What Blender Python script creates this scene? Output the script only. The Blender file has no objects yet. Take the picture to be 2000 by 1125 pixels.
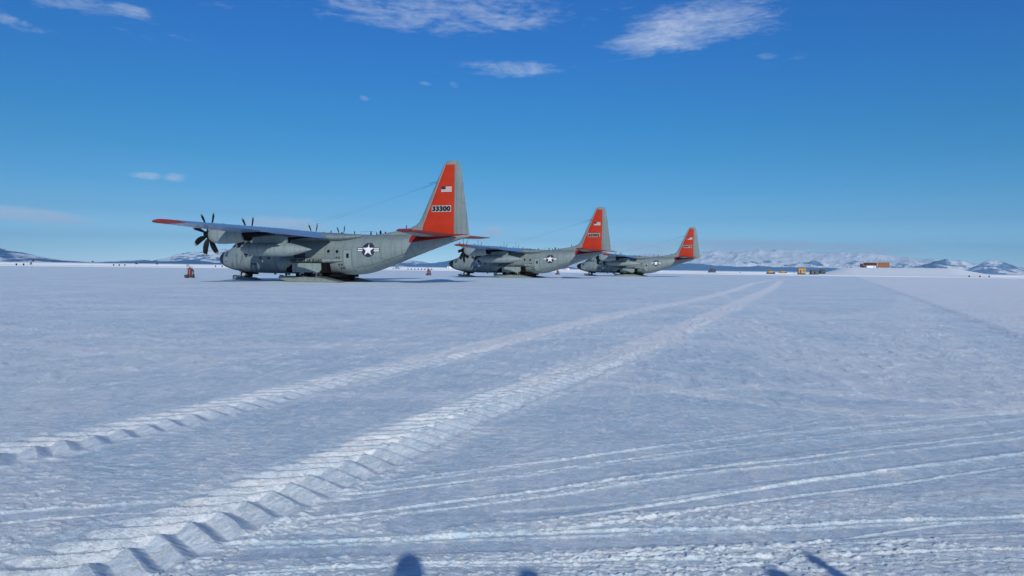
import bpy, bmesh, math, random
import numpy as np
from mathutils import Vector, Matrix
R = math.radians
scene = bpy.context.scene
COL = scene.collection
random.seed(7)

# ------------------------------------------------------------------ camera
F_PX, CAM_H = 1454.0, 1.612                 # focal length in px of a 2000 px wide frame, eye height (m)
ROLL = math.atan(0.0129); PITCH = math.atan(39.0 / F_PX)
cam_d = bpy.data.cameras.new('camera'); cam = bpy.data.objects.new('camera', cam_d); COL.objects.link(cam)
cam_d.sensor_width = 36.0; cam_d.lens = 36.0 * F_PX / 2000.0
cam_d.clip_start = 0.05; cam_d.clip_end = 120000.0
cam.matrix_world = (Matrix.Translation((0, 0, CAM_H)) @ Matrix.Rotation(math.pi / 2 - PITCH, 4, 'X') @ Matrix.Rotation(ROLL, 4, 'Z'))
scene.camera = cam

# ------------------------------------------------------------------ light
SUN_EL, SHADOW_AZ = R(21.6), R(-7.0)        # shadows run away from the camera, a little to the left
sd = bpy.data.lights.new('sun', 'SUN'); sun = bpy.data.objects.new('sun', sd); COL.objects.link(sun)
sd.energy = 4.5; sd.angle = R(0.53); sd.color = (1.0, 0.975, 0.87)
ray = Vector((math.sin(SHADOW_AZ) * math.cos(SUN_EL), math.cos(SHADOW_AZ) * math.cos(SUN_EL), -math.sin(SUN_EL)))
sun.rotation_euler = ray.to_track_quat('-Z', 'Y').to_euler()
sun.location = (10, -40, 30)

def horizon_y(px): return 523.5 + 0.0129 * (px - 1000.0)
def pix_dir(px, py):
    X, Y = px - 1000.0, py - 562.5
    c, s = math.cos(ROLL), math.sin(ROLL)
    x, u = (X * c + Y * s) / F_PX, -(-X * s + Y * c) / F_PX
    c, s = math.cos(PITCH), math.sin(PITCH)
    v = Vector((x, c + u * s, -s + u * c)); v.normalize(); return v
def azel(px, py):
    v = pix_dir(px, py); return math.atan2(v.x, v.y), math.asin(v.z)
def at(px, dist):                            # ground point in the direction of a photo column, at a distance
    a = azel(px, horizon_y(px))[0]; return Vector((math.sin(a) * dist, math.cos(a) * dist, 0))

world = bpy.data.worlds.new('World'); scene.world = world; world.use_nodes = True
nt = world.node_tree; nt.nodes.clear()
def N(t, typ, **kw):
    n = t.nodes.new(typ)
    for k, v in kw.items(): setattr(n, k, v)
    return n
def mth(t, op, a, b=None, c=None, clamp=False):
    n = N(t, 'ShaderNodeMath', operation=op); n.use_clamp = clamp
    for i, v in enumerate((a, b, c)):
        if v is None: continue
        if isinstance(v, (int, float)): n.inputs[i].default_value = v
        else: t.links.new(v, n.inputs[i])
    return n.outputs[0]
def mixc(t, fac, a, b, blend='MIX'):
    n = N(t, 'ShaderNodeMix', data_type='RGBA', blend_type=blend)
    for idx, v in ((0, fac), (6, a), (7, b)):
        if isinstance(v, (int, float)): n.inputs[idx].default_value = v
        elif isinstance(v, tuple): n.inputs[idx].default_value = (*v, 1) if len(v) == 3 else v
        else: t.links.new(v, n.inputs[idx])
    return n.outputs[2]
sky = N(nt, 'ShaderNodeTexSky', sky_type='NISHITA'); sky.sun_disc = False
sky.sun_elevation = SUN_EL; sky.sun_rotation = math.pi + SHADOW_AZ
sky.altitude = 0; sky.air_density = 1.0; sky.dust_density = 0.15; sky.ozone_density = 3.0
tc = N(nt, 'ShaderNodeTexCoord'); sx = N(nt, 'ShaderNodeSeparateXYZ'); nt.links.new(tc.outputs['Generated'], sx.inputs[0])
AZ = mth(nt, 'ARCTAN2', sx.outputs[0], sx.outputs[1]); EL = mth(nt, 'ARCSINE', sx.outputs[2])
hs = N(nt, 'ShaderNodeHueSaturation'); nt.links.new(sky.outputs[0], hs.inputs['Color'])
hs.inputs['Saturation'].default_value = 1.0; hs.inputs['Value'].default_value = 1.0
# cold, dry polar air: deepen the sky by elevation
cr = N(nt, 'ShaderNodeValToRGB'); K_ = 3.7
stops = [(518, 1.55, 2.3, 3.7), (500, 1.2, 1.9, 3.0), (470, .90, 1.40, 2.15), (430, .52, .92, 1.42), (380, .35, .80, 1.22), (320, .249, .727, 1.11), (250, .198, .695, 1.10), (120, .173, .653, 1.224), (10, .170, .635, 1.27)]
el_ = cr.color_ramp.elements
for i, (py_, r_, g_, b_) in enumerate(stops):
    pos = math.atan((523.5 - py_) / F_PX) * 2.5; e_ = el_[i] if i < 2 else el_.new(pos); e_.position = pos; e_.color = (r_ / K_, g_ / K_, b_ / K_, 1)
nt.links.new(mth(nt, 'MULTIPLY', EL, 2.5), cr.inputs[0])
graded = mixc(nt, 1.0, hs.outputs[0], cr.outputs[0], 'MULTIPLY')
gk = N(nt, 'ShaderNodeVectorMath', operation='SCALE'); gk.inputs['Scale'].default_value = K_; nt.links.new(graded, gk.inputs[0])
# cloud texture: noise over (azimuth, elevation), stretched along the horizon
cv = N(nt, 'ShaderNodeCombineXYZ'); nt.links.new(mth(nt, 'MULTIPLY', AZ, 1.0), cv.inputs[0]); nt.links.new(mth(nt, 'MULTIPLY', EL, 3.8), cv.inputs[1])
def cnoise(scale, detail, rough, dist=0.0):
    n = N(nt, 'ShaderNodeTexNoise'); n.inputs['Scale'].default_value = scale; n.inputs['Detail'].default_value = detail
    n.inputs['Roughness'].default_value = rough; n.inputs['Distortion'].default_value = dist
    nt.links.new(cv.outputs[0], n.inputs['Vector']); return n.outputs['Fac']
n1 = cnoise(13, 9, 0.66, 0.7); n2 = cnoise(60, 6, 0.65, .4)
tex = mth(nt, 'ADD', mth(nt, 'MULTIPLY', n1, 0.7), mth(nt, 'MULTIPLY', n2, 0.3))
clouds = [  # photo px centre, half width, half height, amount, slope
 (845, 14, 270, 48, 0.78, 0.0), (990, 30, 110, 30, .75, 0), (640, 12, 110, 26, .45, .1), (1345, 55, 165, 42, 1.0, -0.12), (1260, 78, 80, 20, .9, 0.0), (1480, 68, 70, 18, .5, -.1),
 (1190, 30, 100, 38, .45, -.4), (1010, 134, 115, 15, .8, 0.0), (1110, 132, 40, 9, .6, 0), (1500, 110, 30, 8, .7, 0.0), (1565, 105, 36, 10, .6, -0.2), (20, 40, 50, 14, .7, .2),
 (255, 22, 50, 12, .8, .1), (150, 10, 190, 24, .62, .05), (60, 55, 60, 8, .5, .1), (440, 12, 60, 12, .4, 0), (240, 60, 60, 9, .45, .15), (360, 72, 40, 7, .4, 0), (284, 342, 32, 8, 1.0, 0), (342, 346, 24, 9, 1.0, 0), (389, 347, 8, 3, .5, 0),
 (50, 420, 140, 14, 1.35, .06), (190, 431, 80, 6, .6, .03), (560, 438, 80, 13, 1.4, .03), (963, 451, 22, 10, 1.25, -.1), (712, 191, 14, 5, .7, .2), (828, 163, 18, 5, .6, 0), (885, 165, 16, 6, .7, .2),
 (850, 141, 10, 3, .4, 0), (1480, 482, 230, 15, 1.3, .02), (1690, 488, 150, 11, 1.0, .04), (1260, 488, 180, 16, 1.0, 0), (1050, 500, 140, 14, .6, 0)]
total = None
for px, py, hw, hh, amt, sl in clouds:
    a0, e0 = azel(px, py); wa, we = hw / F_PX * math.cos(a0) ** 2, hh / F_PX * math.cos(a0)
    da = mth(nt, 'SUBTRACT', AZ, a0); de = mth(nt, 'SUBTRACT', EL, e0); de = mth(nt, 'MULTIPLY_ADD', da, sl, de)
    wa, we = wa * 1.25, we * 1.35; q = mth(nt, 'ADD', mth(nt, 'POWER', mth(nt, 'DIVIDE', da, wa), 2.0), mth(nt, 'POWER', mth(nt, 'DIVIDE', de, we), 2.0))
    m = mth(nt, 'MULTIPLY', mth(nt, 'SUBTRACT', 1.0, mth(nt, 'MULTIPLY', q, 0.75), clamp=True), amt)
    total = m if total is None else mth(nt, 'MAXIMUM', total, m)
hi = mth(nt, 'MULTIPLY', mth(nt, 'SUBTRACT', EL, R(22.5), clamp=True), 4.0, clamp=True)      # cloud field high over the frame
total = mth(nt, 'MAXIMUM', total, mth(nt, 'MULTIPLY', hi, 0.6))
dens = mth(nt, 'ADD', mth(nt, 'MULTIPLY_ADD', total, 1.05, -.47), mth(nt, 'MULTIPLY_ADD', tex, 2.3, -1.15))
dens = mth(nt, 'MULTIPLY', dens, 1.35, clamp=True); dens = mth(nt, 'MULTIPLY', mth(nt, 'POWER', dens, 1.2), mth(nt, 'MULTIPLY', mth(nt, 'MINIMUM', mth(nt, 'MULTIPLY', total, 1.8), 1.0), .60))
skyc = mixc(nt, dens, gk.outputs[0], (8.4, 9.4, 11.2))
bg = N(nt, 'ShaderNodeBackground'); bg.inputs[1].default_value = 0.092; nt.links.new(skyc, bg.inputs[0])
wo = N(nt, 'ShaderNodeOutputWorld'); nt.links.new(bg.outputs[0], wo.inputs[0])
scene.view_settings.view_transform = 'Standard'; scene.view_settings.look = 'None'
scene.view_settings.exposure = -0.25; scene.view_settings.gamma = 1.0
scene.cycles.volume_bounces = 0; scene.cycles.max_bounces = 6

# ------------------------------------------------------------------ helpers
def tag(o, label=None, cat=None, group=None, kind=None):
    if label: o['label'] = label
    if cat: o['category'] = cat
    if group: o['group'] = group
    if kind: o['kind'] = kind
    return o
def empty(name, loc, rz=0.0):
    o = bpy.data.objects.new(name, None); COL.objects.link(o); o.location = loc; o.rotation_euler = (0, 0, rz); o.empty_display_size = 0.3
    return o
def link(name, me, mats, parent=None, loc=(0, 0, 0), smooth=True, auto=None):
    if not isinstance(mats, (list, tuple)): mats = [mats]
    for m in mats: me.materials.append(m)
    o = bpy.data.objects.new(name, me); COL.objects.link(o); o.location = loc
    if parent: o.parent = parent
    if smooth:
        me.polygons.foreach_set('use_smooth', [True] * len(me.polygons))
        me.set_sharp_from_angle(angle=R(auto or 38))
    return o
class MB:                                    # collects shapes, builds ONE mesh
    def __init__(s): s.v, s.f, s.m = [], [], []
    def add(s, V, Fc, mi=0):
        b = len(s.v); s.v += [tuple(p) for p in V]; s.f += [tuple(b + i for i in q) for q in Fc]; s.m += [mi] * len(Fc); return s
    def box(s, c, d, rot=None, mi=0, taper=1.0):
        V = []
        for k in range(8):
            sx_, sy_, sz_ = (1 if k & 1 else -1), (1 if k & 2 else -1), (1 if k & 4 else -1)
            t = taper if sz_ > 0 else 1.0
            p = Vector((sx_ * d[0] / 2 * t, sy_ * d[1] / 2 * t, sz_ * d[2] / 2))
            if rot: p = rot @ p
            V.append(p + Vector(c))
        return s.add(V, [(0, 2, 3, 1), (4, 5, 7, 6), (0, 1, 5, 4), (2, 6, 7, 3), (0, 4, 6, 2), (1, 3, 7, 5)], mi)
    def tube(s, pts, r, n=10, mi=0, cap=True):
        pts = [Vector(p) for p in pts]; rr = r if isinstance(r, (list, tuple)) else [r] * len(pts); rings = []
        for i, p in enumerate(pts):
            d = (pts[min(i + 1, len(pts) - 1)] - pts[max(i - 1, 0)]).normalized()
            a = d.cross(Vector((0, 0, 1)));  a = a if a.length > 1e-3 else Vector((1, 0, 0)); a.normalize(); b = d.cross(a)
            rings.append([p + (a * math.cos(2 * math.pi * k / n) + b * math.sin(2 * math.pi * k / n)) * rr[i] for k in range(n)])
        return s.loft(rings, mi, cap)
    def loft(s, rings, mi=0, cap=True, closed=True):
        n = len(rings[0]); V = [p for r_ in rings for p in r_]; Fc = []
        for i in range(len(rings) - 1):
            for k in range(n if closed else n - 1):
                k2 = (k + 1) % n; Fc.append((i * n + k, i * n + k2, (i + 1) * n + k2, (i + 1) * n + k))
        if cap: Fc.append(tuple(reversed(range(n)))); Fc.append(tuple((len(rings) - 1) * n + k for k in range(n)))
        return s.add(V, Fc, mi)
    def mesh(s, name):
        me = bpy.data.meshes.new(name); me.from_pydata(s.v, [], s.f); me.polygons.foreach_set('material_index', s.m)
        bm = bmesh.new(); bm.from_mesh(me); bmesh.ops.recalc_face_normals(bm, faces=bm.faces); bm.to_mesh(me); bm.free(); me.update(); return me
    def build(s, name, mats, parent=None, loc=(0, 0, 0), smooth=True, auto=None): return link(name, s.mesh(name), mats, parent, loc, smooth, auto)

def material(name): 
    m = bpy.data.materials.new(name); m.use_nodes = True
    t = m.node_tree; b = t.nodes['Principled BSDF']; return m, t, b
def tnoise(t, scale, detail=4, rough=.55, vec=None, stretch=None, coord='Object'):
    n = N(t, 'ShaderNodeTexNoise'); n.inputs['Scale'].default_value = scale; n.inputs['Detail'].default_value = detail; n.inputs['Roughness'].default_value = rough
    c = N(t, 'ShaderNodeTexCoord'); src = c.outputs[coord]
    if stretch:
        mp = N(t, 'ShaderNodeMapping'); mp.inputs['Scale'].default_value = stretch; t.links.new(src, mp.inputs[0]); src = mp.outputs[0]
    t.links.new(src, n.inputs['Vector']); return n.outputs['Fac']
def ramp(t, fac, lo, hi, a=0.0, b=1.0):
    n = N(t, 'ShaderNodeMapRange'); t.links.new(fac, n.inputs[0])
    for i, v in zip((1, 2, 3, 4), (lo, hi, a, b)): n.inputs[i].default_value = v
    return n.outputs[0]
def paint(name, col, rough=.5, var=.12, scale=1.2, metal=0.0, stretch=None, dirt=None, spec=.5):
    m, t, b = material(name)
    f = tnoise(t, scale, 6, .6, stretch=stretch)
    dark = tuple(c * (1 - var) for c in col); lite = tuple(min(1, c * (1 + var)) for c in col)
    c = mixc(t, ramp(t, f, .3, .7), dark, lite)
    if dirt:
        g = tnoise(t, dirt[1], 5, .65); c = mixc(t, ramp(t, g, .58, .75, 0, dirt[2]), c, dirt[0])
    t.links.new(c, b.inputs['Base Color']); b.inputs['Roughness'].default_value = rough; b.inputs['Metallic'].default_value = metal
    b.inputs['Specular IOR Level'].default_value = spec
    return m
def skin_paint(name, col, rough=.45):        # aircraft paint with panel seams, rivet-row streaks and grime
    m, t, b = material(name)
    c = N(t, 'ShaderNodeTexCoord'); s = N(t, 'ShaderNodeSeparateXYZ'); t.links.new(c.outputs['Object'], s.inputs[0])
    f = tnoise(t, .7, 6, .6); st = tnoise(t, 2.2, 4, .6, stretch=(1.6, 1.6, .18)); blot = tnoise(t, .35, 3, .5)
    cc = mixc(t, ramp(t, f, .3, .7), tuple(x * .9 for x in col), tuple(x * 1.08 for x in col))
    cc = mixc(t, ramp(t, st, .47, .72, 0, .6), cc, tuple(x * .62 for x in col))
    cc = mixc(t, ramp(t, blot, .5, .7, 0, .25), cc, tuple(x * v for x, v in zip(col, (.85, .88, .9))))
    def seam(out, pitch, w, off=0.0):
        fr = mth(t, 'FRACT', mth(t, 'MULTIPLY_ADD', out, 1 / pitch, off + 50)); return mth(t, 'LESS_THAN', fr, w)
    sm = mth(t, 'MAXIMUM', seam(s.outputs[0], 1.02, .045), mth(t, 'MULTIPLY', seam(s.outputs[0], .51, .03, .2), .45))
    sm = mth(t, 'MAXIMUM', sm, mth(t, 'MULTIPLY', seam(s.outputs[2], .93, .025, .35), .6))
    cc = mixc(t, mth(t, 'MULTIPLY', sm, .7), cc, tuple(x * .35 for x in col))
    t.links.new(cc, b.inputs['Base Color']); b.inputs['Roughness'].default_value = rough
    bp = N(t, 'ShaderNodeBump'); bp.inputs['Strength'].default_value = .35; bp.inputs['Distance'].default_value = .02
    t.links.new(mth(t, 'ADD', tnoise(t, 1.6, 2, .5, stretch=(1.4, 1, 1)), mth(t, 'MULTIPLY', sm, -.25)), bp.inputs['Height']); t.links.new(bp.outputs[0], b.inputs['Normal'])
    return m
GREY = (.172, .217, .228)
M = dict(
 grey=skin_paint('grey_paint', GREY), greylt=skin_paint('light_grey_paint', (.205, .256, .266)),
 red=paint('red_orange_paint', (.38, .026, .007), .55, .08, spec=.25), redd=paint('dull_red_paint', (.22, .014, .010), .5, .12, spec=.3),
 plate=paint('plate_paint', (.30, .31, .31), .6, .1), white=paint('white_paint', (.64, .65, .65), .5, .04), black=paint('black_paint', (.006, .007, .009), .5, .3, spec=.25),
 prop=paint('blade_rubber', (.005, .006, .008), .6, .3, spec=.2), tip=paint('blade_tip_paint', (.22, .23, .23), .5, .1),
 navy=paint('navy_paint', (.012, .018, .045), .5, .1), glass=paint('dark_glass', (.01, .014, .02), .12, .2),
 tyre=paint('tyre_rubber', (.02, .02, .021), .8, .2), rim=paint('wheel_rim', (.45, .46, .45), .4, .1, metal=.3),
 shade_gear=paint('shade_and_gear_black', (.005, .005, .006), .9, .3, spec=.1), steel=paint('gear_steel', (.16, .17, .17), .45, .2, metal=.5),  # black holds the shade of openings and underbelly, also colours exhaust and bolts
 ski=paint('ski_paint', (.16, .20, .19), .5, .18, 2.0, dirt=((.07, .08, .08), 4, .6)),
 panel=paint('dark_panel', (.030, .020, .021), .7, .3, 3), wing=paint('wing_sky_tint_gloss', (.15, .23, .36), .25, .15, .8, stretch=(1, .3, 1)), emb=paint('emblem_blue', (.03, .16, .42), .5, .2), embp=paint('emblem_pale', (.55, .66, .75), .5, .1),  # wing blue puts the sky's reflection into the paint colour
 line=paint('panel_line', (.09, .11, .11), .6, .1), stencil=paint('stencil_black', (.03, .035, .04), .6, .1),
 extred=paint('extinguisher_red', (.13, .005, .010), .45, .15), hose=paint('hose_black', (.015, .015, .016), .7, .2),
 pole=paint('bamboo', (.22, .17, .1), .7, .2), flagc=paint('dark_flag_cloth', (.015, .015, .02), .9, .2),
 maroon=paint('maroon_siding', (.085, .018, .022), .6, .2), rust=paint('rust_orange_siding', (.27, .10, .03), .6, .3, .9, stretch=(3, 3, .4)),
 yellow=paint('yellow_paint', (.50, .28, .06), .5, .2), canvas=paint('dark_canvas', (.075, .085, .09), .85, .25), wood=paint('tan_boards', (.42, .27, .10), .8, .25, 2, stretch=(4, 4, .5)),
)

# numpy gradient noise
_rng = np.random.RandomState(11); _perm = _rng.permutation(4096); _ang = _rng.rand(4096) * 2 * np.pi; _gx, _gy = np.cos(_ang), np.sin(_ang)
def pnoise(x, y, seed=0):
    xi, yi = np.floor(x).astype(np.int64), np.floor(y).astype(np.int64); xf, yf = x - xi, y - yi
    u, v = xf * xf * xf * (xf * (xf * 6 - 15) + 10), yf * yf * yf * (yf * (yf * 6 - 15) + 10)
    def gr(ix, iy, dx, dy):
        h = _perm[(_perm[(ix + seed * 131) & 4095] + iy) & 4095]; return _gx[h] * dx + _gy[h] * dy
    a = gr(xi, yi, xf, yf); b = gr(xi + 1, yi, xf - 1, yf); c = gr(xi, yi + 1, xf, yf - 1); d = gr(xi + 1, yi + 1, xf - 1, yf - 1)
    return ((a + (b - a) * u) * (1 - v) + (c + (d - c) * u) * v) * 1.5
def sst(a, b, x): t = np.clip((x - a) / (b - a), 0, 1); return t * t * (3 - 2 * t)
def chaikin(P, n=3):
    P = np.array(P, float)
    for _ in range(n):
        Q = np.empty((2 * len(P), 2)); Q[0::2] = P; Q[1::2] = P
        Q = np.concatenate([[P[0]], np.stack([.75 * P[:-1] + .25 * P[1:], .25 * P[:-1] + .75 * P[1:]], 1).reshape(-1, 2), [P[-1]]]); P = Q
    return P
def polydist(X, Y, P):                       # signed offset (right +) and arc length to a polyline
    best = np.full(X.shape, 1e9); sd_ = np.zeros(X.shape); ss = np.zeros(X.shape); acc = 0.0
    for (x0, y0), (x1, y1) in zip(P[:-1], P[1:]):
        dx, dy = x1 - x0, y1 - y0; L = math.hypot(dx, dy)
        if L < 1e-9: continue
        t = np.clip(((X - x0) * dx + (Y - y0) * dy) / L / L, 0, 1); ex, ey = X - x0 - t * dx, Y - y0 - t * dy; d = ex * ex + ey * ey
        m = d < best; best[m] = d[m]; sd_[m] = (ex * dy - ey * dx)[m] / L; ss[m] = acc + t[m] * L; acc += L
    return sd_, ss, np.sqrt(best)

# ------------------------------------------------------------------ snow ground
TRACK_A = [(-3.6, 1.2), (-2.75, 2.8), (-2.3, 3.7), (-2.02, 4.36), (-1.83, 4.79), (-1.65, 5.23), (-1.43, 5.80), (-1.25, 6.15), (-.93, 7.08), (-.52, 8.11), (.36, 10.11), (1.75, 13.1), (3.66, 17.64), (7.48, 27.12), (13.36, 42.17), (25.76, 73.4), (47.7, 132)]
TRACK_B = [(-7.5, 1.5), (-5.2, 4.6), (-4.25, 6.1), (-3.98, 6.6), (-3.72, 7.1), (-3.28, 8.07), (-2.66, 9.87), (-1.65, 12.04), (.02, 16.53), (3.64, 26.34), (12.57, 45.64), (38.1, 115.45), (60, 160)]
LINES = [  # ridges thrown up beside sledge runners: points, height, half width, wobble
 ([(-2.2, 4.9), (0.02, 6.03), (2.0, 7.14), (3.48, 8.09), (5.94, 8.75), (9, 9.6)], 0.0136, 0.0106, .4),
 ([(-2.0, 4.85), (-.63, 5.45), (.02, 5.73), (1.91, 6.83), (5.81, 8.38), (9, 9.6)], 0.0186, 0.0097, .15),
 ([(-2.6, 4.1), (-1.16, 4.73), (.02, 5.27), (1.24, 5.9), (2.72, 6.5), (5.3, 7.63), (8, 8.8)], 0.0198, 0.0116, .5),
 ([(-2.6, 4.0), (-1.16, 4.60), (.02, 5.14), (1.24, 5.76), (2.72, 6.36), (5.3, 7.45), (8, 8.6)], 0.0099, 0.0077, .6),
 ([(.5, 4.85), (1.63, 5.4), (2.93, 6.01), (4.63, 6.67), (7, 7.6)], 0.0211, 0.0116, .2),
 ([(-.5, 4.4), (.6, 4.63), (1.43, 5.05), (2.72, 5.58), (4.36, 6.27), (7, 7.4)], 0.0186, 0.0126, .6),
 ([(-4.5, 3.9), (-2.79, 4.04), (-2.02, 4.19), (-1.18, 4.33), (-.77, 4.38), (.02, 4.5), (1.2, 4.6), (2.17, 4.76), (3.44, 4.93), (6, 5.3)], 0.0223, 0.0136, .5),
 ([(-1.2, 3.9), (1.06, 4.28), (1.65, 4.35), (2.01, 4.48), (2.75, 4.74)], 0.0136, 0.0087, .4),
 ([(.4, 4.12), (2.0, 4.4), (3.18, 4.56), (5, 4.8)], 0.0112, 0.0077, .4),
 ([(-1.6, 3.75), (-.5, 4.02), (.24, 4.05), (1.43, 4.17), (2.99, 4.33), (5, 4.5)], 0.0149, 0.0087, .6),
 ([(-4.8, 4.05), (-3.12, 4.52), (-2.39, 4.82), (-1.94, 4.96)], 0.0161, 0.0087, .3),
 ([(-4.6, 4.2), (-3.1, 4.78), (-2.4, 5.05), (-1.9, 5.25)], 0.0112, 0.0068, .5),
 ([(-1.0, 3.95), (1.43, 4.05), (2.5, 4.12), (4, 4.25)], 0.0087, 0.0068, .6)]
SMOOTH = [  # pressed-flat runner beds: points, half width
 ([(-1.5, 4.95), (.02, 5.88), (1.95, 6.98), (5.87, 8.56), (9, 9.6)], .11), ([(-1.2, 4.9), (.02, 5.5), (1.6, 6.35), (4.2, 7.5), (9, 9.4)], .17),
 ([(-.6, 4.65), (1.4, 5.6), (2.8, 6.2), (5.0, 7.1), (8, 8.3)], .19), ([(0, 4.8), (1.5, 5.22), (2.8, 5.78), (4.5, 6.45), (7, 7.5)], .12),
 ([(-4.5, 3.8), (-2.0, 4.05), (-.5, 4.25), (1.2, 4.45), (3.4, 4.77), (6, 5.1)], .10), ([(-5, 4.15), (-3.1, 4.66), (-2.2, 4.98)], .10)]
CHURN = [([(-.6, 11.6), (1.22, 10.9), (3.12, 8.98), (4.3, 8.35), (6, 8.9)], .22, 1.0), ([(.8, 12.7), (1.93, 12.08), (3.52, 10.15), (6.25, 9.1), (9, 9.3)], .22, .9),
 ([(8.33, 32.66), (5.6, 17), (4.98, 10.27)], .7, .6), ([(7.24, 24.4), (6.04, 14), (6.8, 9.94)], .8, .7), ([(12, 40), (9.5, 22), (8.6, 13)], .6, .5),
 ([(-14, 19), (-12.45, 18.08), (-6.98, 15.61), (-3, 14.5)], .35, .7), ([(-12, 16), (-10.43, 15.15), (-7.28, 13.22), (-5.24, 12.69)], .4, .8),
 ([(-9, 10), (-7.87, 11.43), (-5.29, 19.24), (.01, 41.47)], .4, .5), ([(-8, 9.3), (-7.01, 10.18), (-4.39, 12.78), (-1.36, 19.87)], .4, .6),
 ([(-5.9, 9.5), (-4.6, 7.0), (-3.6, 5.7), (-3.1, 4.76), (-2.9, 4.3)], .26, .55), ([(-5.5, 6.2), (-4.6, 5.1), (-4.1, 4.4)], .28, .5),
 ([(-2, 4.55), (1.0, 4.78), (2.6, 5.2), (6, 6.1)], .17, .75), ([(-1.5, 4.0), (.6, 4.15), (2.5, 4.3), (5, 4.5)], .12, .5), ([(-1.5, 3.6), (.6, 3.8), (2.5, 3.9), (5, 4.1)], .25, .45), ([(-30, 30), (-8, 27), (10, 26), (40, 34)], 1.0, .5), ([(40, 75), (16, 30), (9.5, 17), (7, 10)], .8, .6), ([(-40, 50), (0, 60), (25, 90)], 1.6, .5), ([(3, 17), (9, 15), (18, 14)], .7, .6),
 ([(-60, 60), (-20, 38), (10, 34)], .5, .8), ([(-14, 24), (-4, 30), (20, 48)], .3, .8), ([(-13, 23.2), (-3, 29), (21, 46.5)], .3, .8), ([(2, 20), (12, 26), (30, 50)], .4, .7), ([(14, 20), (10, 32), (16, 58)], .35, .8), ([(5, 13), (12, 17), (25, 20)], .3, .7), ([(-20, 14), (-9, 13.6), (-1, 15.5), (6, 21)], .22, .7), ([(-3, 9.2), (2, 9.6), (6, 11.6), (12, 15)], .2, .6)]
BANKS = ((335, .75, .26), (372, .8, .22), (505, 1.6, .62), (560, 1.8, .5), (690, 2.5, .7), (900, 3, .8))
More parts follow.
